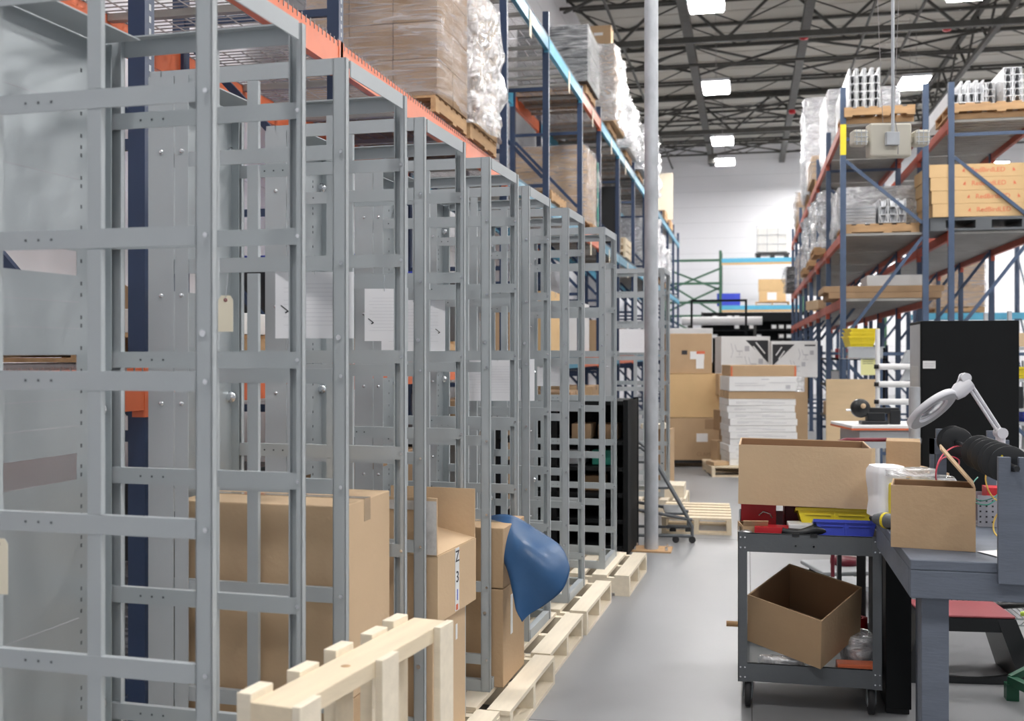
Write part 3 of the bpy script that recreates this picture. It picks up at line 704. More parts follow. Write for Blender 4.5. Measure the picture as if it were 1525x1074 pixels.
for k, (x, y, w_, h_, m, L) in enumerate([(-2.9,7.6,.8,.9,'cardD','dark brown carton on the floor under the left rack'),(-2.9,9.0,.9,1.0,'black','black case on the floor under the left rack'),(-2.9,11.9,1.0,1.1,'card','brown carton on the floor under the left rack behind the black shelving'),(-2.8,14.6,1.0,1.1,'cardD','carton on the floor under the left rack past the black shelving'),(-2.8,17.0,.9,1.1,'card','tall carton on the floor under the left rack beside the farthest frame'),(-2.8,19.3,.9,.9,'card','carton on the floor under the left rack left of the pole')]):
    low(L, x, y, 0, w_, .9, h_, m, tape=(m != 'black'))
wrapped('black film wrapped bundle on the floor behind the nearest frame', (-2.75,4.95,0), 0, .7, .7, .58, 1, 1, 3, 'black', 'film', .04, piece='layer')
low('black equipment case on the wrapped bundle behind the nearest frame', -2.75, 4.98, .64, .68, .66, .42, 'black', tape=False)
# ================================================================== AISLE, MIDDLE DISTANCE
# rolling ladder
def ladder():
    t = thing('rolling_ladder', 'grey tubular rolling step ladder behind the steel pole', 'ladder', W(970,808,9.5).xy.to_3d(), .12)
    r = .014
    for y in (-.24,.24):
        MB().tube([(-.30,y,.72),(-.22,y,.80),(-.10,y,.82),(0,y,.74),(.30,y,.22),(.34,y,.14),(.34,y,.06)], r, 8).build('side_rail','cart',t)
        MB().tube([(-.26,y,.30),(.0,y,.26),(.34,y,.20)], r, 8).tube([(-.26,y,.06),(.34,y,.06)], r, 8).tube([(-.26,y,.0+.03),(-.26,y,.75)], r, 8).build('side_frame','cart',t)
        for x in (.20,.34): 
            w_ = MB().tube([(x,y-.012,.03),(x,y+.012,.03)], .03, 12).build('caster','rubber',t)
    for x, z in ((.20,.24),(.05,.46),(-.12,.68)): MB().box(x-.09,x+.09,-.24,.24,z,z+.02).build('tread','cart',t)
    return t
ladder()
pallet('pale slatted pallet lying on the floor beyond the steel pole', (W(1034,800,9.62)+Vector((0,.55,0))).xy.to_3d(), .03, .62, 1.0, 'pine', 'x', None, .15, 6)
bk = MB().box(-.16,.16,-.22,.22,0,.13).box(-.14,.14,-.20,.20,.134,.26).build('wood_offcuts','pine2',None,W(1000,742,11.3).xy.to_3d()); tag(bk,'small pile of pale wood blocks behind the rolling ladder','wood')
ln = thing('leaning_board', 'tall narrow brown crate end standing beside the farthest frame', 'crate', W(988,735,12.0).xy.to_3d(), -.1)
MB().box(-.14,.05,-.02,.02,0,.8).build('side_board','cardD',ln); MB().box(-.2,.06,-.3,.02,.8,.85).build('top_board','pine2',ln); MB().box(.052,.08,-.02,.25,0,.78).build('edge_board','card',ln)
# big box stack right of the pole
p = W(1028,690,15.6); p.z = 0; RZ = TH*.9
t = thing('low_dolly', 'dark low dolly under the tall stack of brown boxes', 'dolly', p, RZ)
MB().box(-.37,.37,-.33,.33,.06,.10).build('deck','black',t)
for x in (-.3,.3):
    for y in (-.26,.26): MB().tube([(x,y-.015,.03),(x,y+.015,.03)],.03,10).build('caster','rubber',t)
carton('bottom brown box of the tall stack right of the steel pole', (p.x,p.y,.10), RZ, .72, .66, .60, 'card', sheet=(.12,.32,.16,.12))
for o_ in bpy.data.objects:
    if o_.get('label','').startswith('bottom brown box of the tall'):
        text('CLAMP', .075, 'cardD', o_, (.16,-.3315,.06), (PI/2,0,0), 'lettering')
        MB().box(.16,.33,-.331,-.3305,.44,.58).build('tape_patch','cardD',o_)
carton('middle brown box of the tall stack right of the steel pole', (p.x+.005,p.y,.705), RZ+.01, .71, .66, .62, 'cardY')
tb = carton('top brown box with white and red labels on the tall stack right of the pole', (p.x-.045,p.y,1.33), RZ, .62, .6, .57, 'card', tape=False)
hbm('label_sheet',(.20,.002,.11),'label',tb,(.10,-.302,.26)); hbm('label_sheet',(.11,.002,.14),'label',tb,(.14,-.302,.14)); hbm('red_label',(.12,.002,.04),'redink',tb,(.15,-.304,.30)); hbm('printed_mark',(.08,.002,.06),'ink',tb,(-.08,-.301,.30))
# white box with dark triangle behind
def graphic_box(label, px0, py0, px1, py1, d, dep, z0=None, tri='right', rz=TH, extra=0):
    a = W(px0,py0,d); b = W(px1,py0,d); c = W(px0,py1,d); w_ = (b-a).length; h_ = a.z-c.z
    t = thing('printed_white_box', label, 'box', W((px0+px1)/2,py1,d)+Vector((-math.sin(rz)*dep/2,math.cos(rz)*dep/2,0)), rz)
    hbm('box_body',(w_,dep,h_),'white',t,(0,0,h_/2),.006)
    y = -dep/2-.001; X = Matrix.Rotation(PI/2,4,'X')
    s = min(w_,h_)*.46
    if tri == 'right': poly = [(w_/2-.03,h_-.06),(w_/2-.03-s,h_-.06),(w_/2-.03,h_-.06-s)]
    else: poly = [(-w_/2+.02,h_-.05),(-w_/2+.02+s*1.3,h_-.05),(-w_/2+.02,h_-.05-s*1.3)]
    MB().prism(poly, 0, .002, Matrix.Translation((0,y,0)) @ X).build('dark_triangle','ink',t)
    q = MB(); sx = 1 if tri == 'right' else -1
    for k in (0,1): q.bar((poly[0][0]-sx*(s*.55+.04*k),y-.003,h_-.09-.06*k),(poly[0][0]-sx*(.05+.04*k),y-.003,h_-.09-.06*k-s*.5),.018,.002,(0,1,0))
    q.build('triangle_text','label',t)
    # little line drawings of a chair and its parts
    def chair(x, z, k):
        b = MB(); r = .007
        b.bar((x,y-.001,z+.10*k),(x+.03*k,y-.001,z),r,.002,(0,1,0)).bar((x+.03*k,y-.001,z),(x+.12*k,y-.001,z),r*2,.002,(0,1,0)).bar((x+.07*k,y-.001,z),(x+.07*k,y-.001,z-.07*k),r,.002,(0,1,0)).bar((x+.02*k,y-.001,z-.09*k),(x+.12*k,y-.001,z-.09*k),r,.002,(0,1,0)).bar((x-.06*k,y-.001,z+.12*k),(x-.03*k,y-.001,z),r,.002,(0,1,0)).bar((x-.03*k,y-.001,z),(x-.06*k,y-.001,z-.1*k),r,.002,(0,1,0))
        b.box(x+.15*k,x+.22*k,y-.001,y,z,z+.08*k).build('line_drawing','greyink',t)
    if tri == 'right':
        chair(-w_*.22, h_*.72, 1.0); chair(w_*.06, h_*.48, 1.0)
        q = MB()
        for k in range(8): q.box(-w_/2+.05,-w_/2+.16,y-.001,y,.62-.0+k*0-.03*k if h_>.8 else .05,.635-.03*k if h_>.8 else .055)
        MB().box(-w_/2+.05,-w_/2+.18,y-.001,y,.06,.28).box(-w_/2+.20,-w_/2+.27,y-.001,y,.14,.28).build('dark_print','ink',t)
    else:
        chair(-w_*.02, h_*.30, .8); chair(w_*.16, h_*.62, .8)
        MB().box(w_*.22,w_*.45,y-.001,y,h_*.86,h_*.90).build('dark_print','ink',t)
    return t
g1 = graphic_box('upright white box with a dark triangle and chair line drawings', 1074,501,1147,580,16.4,.5)
carton('brown box underneath the upright white printed box', (g1.location.x,g1.location.y,0), TH, .72,.5,g1.location.z-.003,'card')
g2 = graphic_box('long white printed box lying right of the upright one, dark triangle at its left', 1149,508,1217,562,16.2,.45,tri='left',rz=TH-.08)
carton('tall brown box underneath the long white printed box', (g2.location.x-.05,g2.location.y,.0), TH, .46,.5,g2.location.z-.003,'card',tape=False)
g3 = thing('printed_white_box', 'white box with a dark printed band behind the tall brown stack', 'box', W(1028,507,17.2), TH)
hbm('box_body',(.72,.5,.55),'white',g3,(0,.25,-.08),.006); MB().box(-.30,.2,-.0035,-.001,.08,.10).build('dark_band','ink',g3); MB().prism([(-.32,.09),(-.1,.09),(-.2,-.06),(-.32,-.06)],0,.002,Matrix.Translation((0,-.002,0)) @ Matrix.Rotation(PI/2,4,'X')).build('dark_triangle','ink',g3)
carton('large brown carton behind the tall brown stack', (g3.location.x-ST*.25,g3.location.y+CT*.25,0), TH, .7,.5,1.46,'card')
# palletised stack of flat white boxes
P0 = W(1141,706,14.0); P0.z = 0
pallet('brown pallet under the stack of flat white boxes', (P0.x-ST*.5,P0.y+.5,0), TH*.8, 1.35, .95, 'pine', 'x', None, .14, 6)
z = .142; k = 0; rn = random.Random(9)
zs_top = W(1140,594,14.2).z; n = 10; hh = (zs_top-z)/n
for k in range(n):
    sh = .05 if k >= 5 else 0
    c = carton(['lowest','second lowest','third from the bottom','fourth from the bottom','fifth from the bottom','sixth from the bottom','fourth from the top','third from the top','second from the top','topmost'][k]+' flat white box of the stack on the pallet', (P0.x-ST*.45-CT*.02*(k>6)+rn.uniform(-.012,.012),P0.y+.45,z+k*hh), TH+rn.uniform(-.02,.02), .89, .6, hh-.003, 'white', 'flat white boxes stacked on the pallet', tape=False, bevel=.006)
    MB().box(-.35,-.2,-.3015,-.3003,hh*.35,hh*.42).box(.0,.30,-.3015,-.3003,hh*.35,hh*.42).box(-.35,.1,-.3015,-.3003,hh*.55,hh*.59).build('printed_lines','greyink',c)
zt = z+n*hh; bx, by = P0.x-ST*.45, P0.y+.45
carton('thin brown box on top of the flat white boxes', (bx-.02,by,zt), TH, .88,.6,.10,'card',tape=True)
c = carton('long white box with fine print between two brown boxes on the stack', (bx+.02,by,zt+.103), TH, .95,.62,.19,'white',tape=False)
MB().box(-.40,-.1,-.3125,-.3105,.10,.105).box(.05,.40,-.3125,-.3105,.11,.115).box(-.05,.05,-.3125,-.3105,.15,.16).box(.27,.33,-.3125,-.3105,.03,.08).box(-.40,0,-.3125,-.3105,.07,.075).build('printed_lines','greyink',c)
o = crumple(.10,.64,.2,.03,4).build('plastic_bag','filmS',c,(.47,0,-.01))
c = carton('brown box with orange tape ends on top of the stack', (bx,by,zt+.297), TH, .87,.6,.145,'card',tape=False)
for x in (-.42,.42): MB().box(x-.012,x+.012,-.3015,-.3003,0,.13).build('orange_tape','orange',c)
# clutter between the stacks
for k, (px,py,d,w_,h_,m,L) in enumerate([(1078,640,15.0,.22,.28,'cardD','small crushed brown box left of the white box stack'),(1076,690,14.9,.26,.32,'card','small brown box on the floor left of the white box stack'),(1075,588,15.3,.2,.3,'card','small box wedged below the upright white printed box')]):
    carton(L, W(px,py,d).xy.to_3d()+Vector((0,0,max(0,W(px,py,d).z))), .5, w_, .2, h_, m, tape=False)
sb = carton('scrap of torn cardboard at the corner of the brown pallet', (P0.x-.62,P0.y+.1,.145), .6, .25,.2,.05,'card',tape=False)
# thin black portal frame and shelves far down the aisle
t = thing('portal_frame', 'thin black square frame standing far down the aisle', 'frame', W(1111,541,20).xy.to_3d(), 0)
zt = W(1111,449,20).z
MB().box(-.02,.02,-.02,.02,0,zt).box(-1.02,-.98,-.02,.02,0,zt).box(-1.02,.02,-.02,.02,zt,zt+.04).build('frame_tubes','blackp',t)
t = thing('parts_shelving', 'dark shelving with rows of white labelled bins at the far end', 'shelving', (.45,35.0,0))
MB().box(-1.9,-1.86,0,.5,0,2.9).box(1.46,1.5,0,.5,0,2.9).box(-1.9,1.5,.46,.5,0,2.9).build('shelf_frame','blackp',t)
rn = random.Random(3)
for zz in (.7,1.2,1.7,2.0,2.3,2.6): MB().box(-1.86,1.46,0,.46,zz,zz+.03).build('shelf','blackp',t)
me = MB().box(-.09,.09,0,.3,0,.18).mesh('bin','black'); ml = MB().box(-.07,.07,-.004,0,.04,.15).mesh('bin_label','label')
bins = []
for zz in (1.73,2.03,2.33,2.63):
    for i in range(14):
        if rn.random() < .5: 
            b = bpy.data.objects.new('parts_bin', me); col.objects.link(b); b.location = (.45-1.7+i*.23,35.0+.06,zz+.001)
            tag(b, 'small dark parts bin with a white front label on the far shelving', 'bin', 'parts bins on the far shelving'); inst('bin_label', ml, b)
t = thing('roll_rack', 'long white wrapped roll lying across the far end of the aisle', 'roll', W(1075,478,30))
MB().tube([(-1.1,0,0),(1.1,0,0)], .12, 14).build('roll','white',t); 
for x in (-.9,.9): MB().box(x-.04,x+.04,-.05,.05,-2.47,-.12).build('stand','steel',t)
# goods on the far rack
tb_ = MB().box(-.42,.42,-.3,.3,0,.45).build('blue_bin','bluebin',None,(W(1085,457,39.5).x,40.65,3.326)); tag(tb_,'blue bin on the lower light blue shelf of the far rack','bin')
pz = W(1150,452,39.6); pz.z = 3.325; pz.y = 40.7
pallet('pallet under the brown boxes on the far rack', pz, 0, 1.2,.9,'wood','x',None,.13,5)
carton('lower brown box with a white label on the far rack', pz+Vector((0,0,.132)), 0, .95,.7,.40,'cardY',sheet=(-.02,.2,.33,.28))
carton('upper brown box on the far rack', pz+Vector((-.02,0,.535)), 0, .95,.7,.42,'cardY')
pk = W(1150,383,39.6); pk.z = 5.055; pk.y = 40.7
t = thing('black_pallet', 'black plastic pallet under the white tank on the far rack', 'pallet', pk)
MB().box(-.62,.62,-.45,.45,.12,.17).build('deck','black',t)
for x in (-.5,0,.5): MB().box(x-.08,x+.08,-.45,.45,0,.12).build('foot','black',t)
t = thing('caged_tank', 'white caged liquid tank on the upper shelf of the far rack', 'tank', pk+Vector((0,0,.172)))
hbm('tank_body',(1.1,.85,.95),'ibc',t,(0,0,.48),.05)
for x in (-.57,-.19,.19,.57): MB().bar((x,-.45,0),(x,-.45,1.0),.02,.02).build('cage_bar','galv',t)
for zz in (.05,.33,.66,.98): MB().bar((-.58,-.45,zz),(.58,-.45,zz),.02,.02).build('cage_bar','galv',t)
# ================================================================== GOODS ON THE RIGHT RACKS
ZR = {0:2.378, 1:3.278, 2:4.788}
def rpal(label, x, y, z, wx=.95, ly=1.1, m='wood'): return pallet(label, (x,y,z), 0, wx, ly, m, 'y', 'pallets on the right racks', .13, 6)
def channel_mesh(wd, ht, ln, th=.007, flip=False):
    b = MB(); h2 = ht
    pts = [(-wd/2,ht),(-wd/2+th,ht),(-wd/2+th,th*1.2),(wd/2-th,th*1.2),(wd/2-th,ht),(wd/2,ht),(wd/2,0),(-wd/2,0)]
    def seg(x0,x1,z0,z1): b.box(x0,x1,0,ln,z0,z1)
    seg(-wd/2,-wd/2+th,0,ht); seg(wd/2-th,wd/2,0,ht); seg(-wd/2+th,wd/2-th,0,th)
    seg(-wd/2+th,-wd/2+.022,ht-th,ht); seg(wd/2-.022,wd/2-th,ht-th,ht)
    # trapezoid inner web
    for s in (-1,1): b.bar((s*(wd/2-.020),0,ht-th),(s*(wd*.20),0,th),.006,.006) if False else b.add([(s*(wd/2-.022),0,ht-th),(s*(wd/2-.016),0,ht-th),(s*wd*.26,0,th),(s*wd*.20,0,th),(s*(wd/2-.022),ln,ht-th),(s*(wd/2-.016),ln,ht-th),(s*wd*.26,ln,th),(s*wd*.20,ln,th)],[(0,1,2,3),(4,7,6,5),(0,3,7,4),(1,5,6,2)])
    b.box(-wd/2+th,wd/2-th,ln*.25,ln*.25+.01,th,ht-th)   # dark depth stop
    return b.mesh('profile','alu')
def bundle(label, loc, nx, nz, wd, ht, ln, flip=False, skip=(), rz=0):
    t = thing('profile_bundle', label, 'profiles', loc, rz); me = channel_mesh(wd-.002, ht-.002, ln)
    fill = MB().box(-wd*.42,wd*.42,.1,.11,.012,ht-.012).mesh('shadow_stop','black')
    for i in range(nx):
        for k in range(nz):
            if (i,k) in skip: continue
            o = inst('profile', me, t, ((i+.5)*wd, 0, k*ht + (ht if flip else 0)), (0, PI if flip else 0, 0))
    return t
rpal('pallet sticking out under the tall profile bundle on the right rack', 1.76, 15.95, ZR[2]+.075, .92, 1.15)
lift = MB().box(1.3,2.22,15.5,15.6,ZR[2],ZR[2]+.074).box(1.3,2.22,16.3,16.4,ZR[2],ZR[2]+.074).build('bearer_blocks','wood'); tag(lift,'wood bearers under the pallet with the tall profile bundle','wood')
bundle('tall bundle of silver metal profiles, four wide, topmost on the right rack', (1.36,15.42,ZR[2]+.207), 4, 5, .102, .108, 2.2)
rpal('pallet under the silver wrapped load behind the tall profile bundle', 1.85, 19.4, ZR[2], 1.05, 1.6)
wrapped('wide silver wrapped load behind the tall profile bundle', (1.87,19.4,ZR[2]+.132), 0, 1.1, 1.7, 1.06, 2, 2, 4, 'foam', 'filmS', .04, piece='layer')
rpal('old pallet with torn cardboard at the far top of the right rack', 1.75, 22.0, ZR[2], 1.0, 1.6)
wrapped('brown carton load at the top of the right rack behind the silver one', (1.75,22.0,ZR[2]+.132), 0, 1.1, 1.6, .45, 1, 2, 2, 'card', 'film', .04)
rpal('pallet under the farthest silver wrapped load', 1.75, 24.05, ZR[2], 1.0, 1.7)
wrapped('farthest tall silver wrapped load at the top of the right rack', (1.76,24.05,ZR[2]+.132), 0, 1.1, 1.6, 2.0, 1, 2, 5, 'foam', 'filmS', .06, piece='layer')
rpal('pallet under the mixed cartons at the far top end of the right rack', 1.75, 28.7, ZR[2], 1.0, 1.6)
wrapped('mixed brown carton load at the far top end of the right rack', (1.80,28.7,ZR[2]+.132), 0, 1.1, 1.7, .7, 1, 2, 2, 'card', 'film', .08)
# middle level
rpal('light brown pallet at the front of the middle level on the right rack', 1.80, 16.1, ZR[1], 1.0, 1.1)
wrapped('silver film wrapped goods on the middle level of the right rack', (1.84,17.0,ZR[1]+.135), 0, 1.05, 1.2, .62, 2, 1, 5, 'lgrey', 'filmS', .04, piece='layer')
bundle('small bundle of silver profiles in front of the film wrapped goods', (1.78,15.62,ZR[1]+.15), 3, 3, .12, .11, .6, rz=.04)
wrapped('grey wrapped folded sheets beside the small profile bundle', (1.52,15.9,ZR[1]+.135), 0, .44, .5, .26, 1, 1, 6, 'lgrey', 'film', .01, piece='sheet')
rpal('pallet sticking into the aisle on the middle level of the right rack', 1.65, 19.4, ZR[1], 1.1, 1.1)
wrapped('tall shiny wrapped rolls on the middle level of the right rack, nearest', (1.78,19.4,ZR[1]+.132), 0, 1.0, .9, .95, 1, 1, 6, 'foam', 'filmS', .08, piece='layer')
rpal('pallet under the whitish wrapped column on the right rack', 1.7, 21.8, ZR[1], 1.1, 1.1)
wrapped('whitish wrapped column on the middle level of the right rack', (1.76,21.8,ZR[1]+.132), 0, 1.0, .9, 1.1, 1, 1, 5, 'white', 'filmS', .07)
rpal('pallet under the bulging silver column on the right rack', 1.7, 24.05, ZR[1], 1.1, 1.2)
wrapped('bulging silver wrapped column farther along the middle level', (1.76,24.05,ZR[1]+.132), 0, 1.0, 1.2, 1.05, 1, 1, 5, 'foam', 'filmS', .09, piece='layer')
for y, L in ((26.3,'torn open'),(28.7,'crushed')): wrapped(L+' brown carton load far along the middle level of the right rack', (1.8,y,ZR[1]), 0, 1.0, 1.3, .8, 1, 2, 2, 'card', 'film', .08)
wrapped('black bag covered load at the far end of the right rack', (1.55,31.0,ZR[1]-.0), 0, 1.0, 1.0, .7, 1, 1, 1, 'black', 'filmD', .1)
# low level
carton('wide flat brown carton on the low level of the right rack', (1.85,16.35,ZR[0]+.10), 0, 1.6, 1.2, .085, 'cardD', tape=False, bevel=.003)
carton('second wide flat brown carton beneath another on the low level', (1.87,16.35,ZR[0]+.012), 0, 1.5, 1.2, .085, 'cardD', tape=False, bevel=.003)
carton('flat whitish crate on the wide brown cartons of the low level', (2.02,16.3,ZR[0]+.19), 0, .75, .9, .15, 'label', tape=False)
carton('light brown cut carton hanging over the low orange beam', (1.55,19.95,ZR[0]+.01), .3, .9, .6, .16, 'cardL', tape=False)
carton('flat brown carton farther along the low level', (1.75,19.0,ZR[0]+.01), 0, .9, .8, .2, 'cardD')
# second right rack
rpal('brown pallet under the silver profiles at the upper right corner', 3.22, 16.0, ZR[2]+.075, 1.1, 1.15)
lift = MB().box(2.7,3.7,15.5,15.6,ZR[2],ZR[2]+.074).box(2.7,3.7,16.3,16.4,ZR[2],ZR[2]+.074).build('bearer_blocks','wood'); tag(lift,'wood bearers under the upper right corner pallet','wood')
bundle('low bundle of silver profiles at the left of the upper right pallet', (2.70,15.43,ZR[2]+.207), 4, 2, .098, .115, 2.2)
bundle('short row of profiles on top of the low bundle', (2.84,15.62,ZR[2]+.44), 3, 1, .10, .11, 1.8)
bundle('bundle of upturned profiles leaning behind the low bundle', (3.00,15.95,ZR[2]+.207), 3, 4, .115, .095, 1.5, flip=True)
bundle('right hand stepped bundle of upturned profiles on the upper right pallet', (3.37,15.55,ZR[2]+.207), 3, 5, .115, .095, 1.9, flip=True, skip=((2,4),))
t = thing('black_pallet', 'black plastic pallet under the cartons with red lettering', 'pallet', (3.1,15.95,ZR[1]))
MB().box(-.68,.68,-.5,.5,.14,.18).box(-.68,.68,-.5,.5,0,.03).build('deck','cart',t)
for x in (-.58,0,.58): MB().box(x-.10,x+.10,-.5,.5,.03,.14).build('foot','cart',t)
for k in range(4):
    L = ['lowest','second','third','topmost'][k]
    c = carton('long carton with red lettering, %s of four on the black pallet' % L, (3.13-.015*k,15.93,ZR[1]+.183+k*.178), .06, 1.42, .95, .176, 'cardY', tape=False, bevel=.004, group=None)
    text('RedBirdLED', .088, 'redink', c, (.07+.02*(k%2)-.05*(k/3), -.4765, .065), (PI/2,0,0), 'red_lettering', .001, 'CENTER', 0)
    X = Matrix.Rotation(PI/2,4,'X')
    for s, x in ((1,-.26),(-1,.42)):
        x = x+.02*(k%2)-.05*(k/3)
        MB().prism([(x,.07),(x+s*.012,.10),(x+s*.035,.125),(x+s*.030,.10),(x+s*.045,.095),(x+s*.03,.085),(x+s*.04,.06),(x+s*.02,.075)], 0,.001, Matrix.Translation((0,-.4755,0)) @ X).build('bird_mark','redink',c)
# cross rack far right with wrapped goods
t = thing('pallet_rack', 'distant teal beamed rack seen through the right hand racks', 'rack', (0,0,0))
for x in (3.9,6.4,8.9,11.4,13.9):
    for y in (27.0,28.1): MB().box(x-.05,x+.05,y,y+.08,0,5.6).build('upright_post','blue',t)
    for a, b in ((.5,1.6),(1.7,2.8),(2.9,4.0)): MB().bar((x,27.05,a),(x,28.15,b),.03,.04).build('frame_brace','blue',t)
for z in (2.55,4.4):
    for y in (26.95,28.15):
        for x in (3.95,6.45,8.95,11.45): MB().box(x,x+2.4,y,y+.05,z-.14,z).build('beam','sky' if z < 3 else 'dorange',t)
for k,(x,z,h,m,L) in enumerate([(4.9,2.56,1.5,'card','nearest left'),(6.0+1.5,2.56,1.4,'cardL','middle'),(9.9,2.56,1.5,'card','right'),(5.4,4.41,.8,'cardD','upper left'),(8.0,4.41,.9,'white','upper right')]):
    pallet('pallet under the %s wrapped load on the distant rack' % L, (x,27.55,z), 0, 1.1,1.0,'wood','y',None,.13,5)
    wrapped('%s film wrapped carton load on the distant right hand rack' % L, (x,27.55,z+.132), 0, 1.1, 1.0, h, 2,2,3, m, 'film', .03)
# ================================================================== HANGING EMERGENCY LIGHT
def emergency():
    c = W(1323,210,7.0)
    t = thing('emergency_light', 'beige emergency light unit with two heads hanging on a conduit', 'emergency light', c, TH)
    hbm('housing',(.27,.10,.215),'beige',t,(0,0,0),.012)
    hbm('junction_box',(.085,.04,.085),'galv',t,(0,-.071,0),.004)
    k = MB()
    for a in range(8):
        pass
    for s in (-1,1):
        h = hbm('lamp_head',(.095,.10,.10),'beige',t,(s*.20,-.02,.012),.014)
        MB().bar((s*.13,0,.0),(s*.16,-.01,.005),.03,.03).build('head_arm','beige',t)
        b = MB()
        for q in (-.03,0,.03): b.bar((s*.20+q,-.075,-.04),(s*.20+q,-.075,.062),.004,.004).bar((s*.20-.045,-.075,.012+q),(s*.20+.045,-.075,.012+q),.004,.004)
        b.build('wire_guard','zinc',t)
    MB().tube([(.005,-.068,.03),(.005,-.068,ZC-.3-c.z)], .011, 10).build('conduit','galv',t)
    for s in (-1,1): MB().tube([(s*.035,.0,.105),(s*.30,.05,ZC-.3-c.z)], .002, 5).build('suspension_wire','wire',t)
    MB().tube([(.02,-.068,.12),(.04,-.066,.02),(.03,-.092,-.06),(.034,-.08,-.10)], .003, 6).build('cord','wire',t)
emergency()
# ================================================================== MIDDLE RIGHT: work area behind the cart
t = thing('plywood_panel', 'plywood sheet standing against the right rack', 'panel', W(1270,700,12.6).xy.to_3d(), TH)
MB().box(-.31,.31,0,.018,.0,1.32).build('sheet','ply',t)
# table with clamping tool
T0 = W(1330,632,8.9)
t = thing('side_table', 'small table with a salmon coloured edge holding a black clamp tool', 'table', (T0.x,T0.y,0), TH)
MB().box(-.34,.40,0,.6,T0.z-.035,T0.z-.012).build('table_top','white',t,bevel=.003); MB().box(-.342,.402,-.004,.6,T0.z-.05,T0.z-.0355).build('edge_trim','orange',t); MB().box(-.27,.36,.02,.55,T0.z-.20,T0.z-.051).build('apron','lgrey',t)
for x in (-.22,.32):
    for y in (.04,.52): MB().box(x-.025,x+.025,y-.025,y+.025,0,T0.z-.2).build('leg','lgrey',t)
def vise():
    p = T0+Vector((-.12*CT,.0,-.011)); p = p+Vector((-ST*.15,CT*.15,0))
    t = thing('bench_vise', 'black clamp tool with a round head on the small table', 'tool', p, TH)
    X = Matrix.Rotation(PI/2,4,'X')
    MB().box(-.10,.12,-.05,.05,0,.03).box(-.05,.10,-.035,.035,.03,.10).build('base','black',t,bevel=.006)
    MB().lathe([(0,-.03),(.075,-.03),(.08,-.02),(.08,.02),(.075,.03),(0,.03)],20,Matrix.Translation((-.10,0,.135)) @ X).build('round_head','black',t)
    MB().lathe([(0,-.034),(.022,-.034),(.022,.034),(0,.034)],14,Matrix.Translation((-.085,0,.155)) @ X).build('hub','cardL',t)
    MB().box(-.04,.22,-.03,.03,.09,.14).box(.14,.23,-.035,.035,.0,.12).build('jaw','black',t,bevel=.006)
    MB().tube([(-.22,0,.12),(-.17,0,.12)],.01,8).build('handle','zinc',t)
vise()
# yellow bins on a basket of the rack bay
B0 = W(1281,517,14.0)
sh = thing('basket_shelf', 'grey basket shelf beneath the stacked yellow bins', 'shelf', B0, TH)
MB().box(-.20,.24,-.15,.25,-.155,-.148).build('basket_bottom','lgrey',sh)
for x in [-.20+.055*i for i in range(9)]: MB().box(x-.004,x+.004,-.154,-.15,-.15,0).box(x-.004,x+.004,.25,.254,-.15,0).build('bar','lgrey',sh)
MB().box(-.2,.24,-.153,-.151,-.14,-.01).build('front_mesh','lgrey',sh); MB().bar((-.22,-.155,-.002),(.26,-.155,-.002),.012,.012).build('rim','lgrey',sh)
for x in (-.19,.23): MB().box(x-.015,x+.015,.2,.23,-B0.z,-.155).box(x-.015,x+.015,-.14,-.11,-B0.z,-.155).build('stand','blue',sh)
def bin_(label, loc, rz, w_, d_, h_, m, tilt=0.0, flare=.8, name='plastic_bin', face='closed'):
    """hopper bin: tapered, rim lip, stiffening panel on the end; local -y is the end seen"""
    t = thing(name, label, 'bin', loc, rz, None, (tilt,0,rz))
    v = [(-w_/2*flare,-d_/2*flare,0),(w_/2*flare,-d_/2*flare,0),(w_/2*flare,d_/2*flare,0),(-w_/2*flare,d_/2*flare,0),(-w_/2,-d_/2,h_),(w_/2,-d_/2,h_),(w_/2,d_/2,h_),(-w_/2,d_/2,h_)]
    th = .004; iv = [(x*(1-th*2/w_), y*(1-th*2/d_), z+(th if z == 0 else 0)) for x,y,z in v]
    b = MB(); b.add(v+iv, [(0,3,2,1),(0,1,5,4),(1,2,6,5),(2,3,7,6),(3,0,4,7),(8,9,10,11),(8,12,13,9),(9,13,14,10),(10,14,15,11),(11,15,12,8),(4,5,13,12),(5,6,14,13),(6,7,15,14),(7,4,12,15)])
    b.build('bin_body', m, t)
    MB().box(-w_/2-.008,w_/2+.008,-d_/2-.008,-d_/2,h_-.014,h_).box(-w_/2-.008,w_/2+.008,d_/2,d_/2+.008,h_-.014,h_).box(-w_/2-.008,-w_/2,-d_/2,d_/2,h_-.014,h_).box(w_/2,w_/2+.008,-d_/2,d_/2,h_-.014,h_).build('rim', m, t)
    k = (1-flare); MB().bar((-w_*.36,-d_/2*(flare+k*.35)-.003,h_*.35),(w_*.36,-d_/2*(flare+k*.35)-.003,h_*.35),.008,.006).bar((-w_*.40,-d_/2*(flare+k*.75)-.003,h_*.75),(-w_*.05,-d_/2*(flare+k*.75)-.003,h_*.75),.008,.006).bar((w_*.05,-d_/2*(flare+k*.75)-.003,h_*.75),(w_*.40,-d_/2*(flare+k*.75)-.003,h_*.75),.008,.006).bar((0,-d_/2*(flare+k*.35)-.003,h_*.35),(0,-d_/2*(flare+k*.9)-.003,h_*.9),.008,.006).build('end_ribs', m, t)
    return t
for k in range(3): bin_('yellow bin nested in the stack on the grey basket, %s' % ['lowest','middle','topmost'][k], B0+Vector((-.01+.012*k,.05,.0+.05*k-.0)), TH, .36,.30,.14,'yellow')
n = MB().box(-.105,.105,-.001,.001,-.25,0).build('paper_note','note',None,W(1294,530,13.87),(0,0,TH)); tag(n,'pale yellow paper note hanging below the yellow bins','note')
for k in range(3): hbm('note_line',(.14,.0006,.006),'ink',n,(-.01,-.0012,-.05-.025*k))
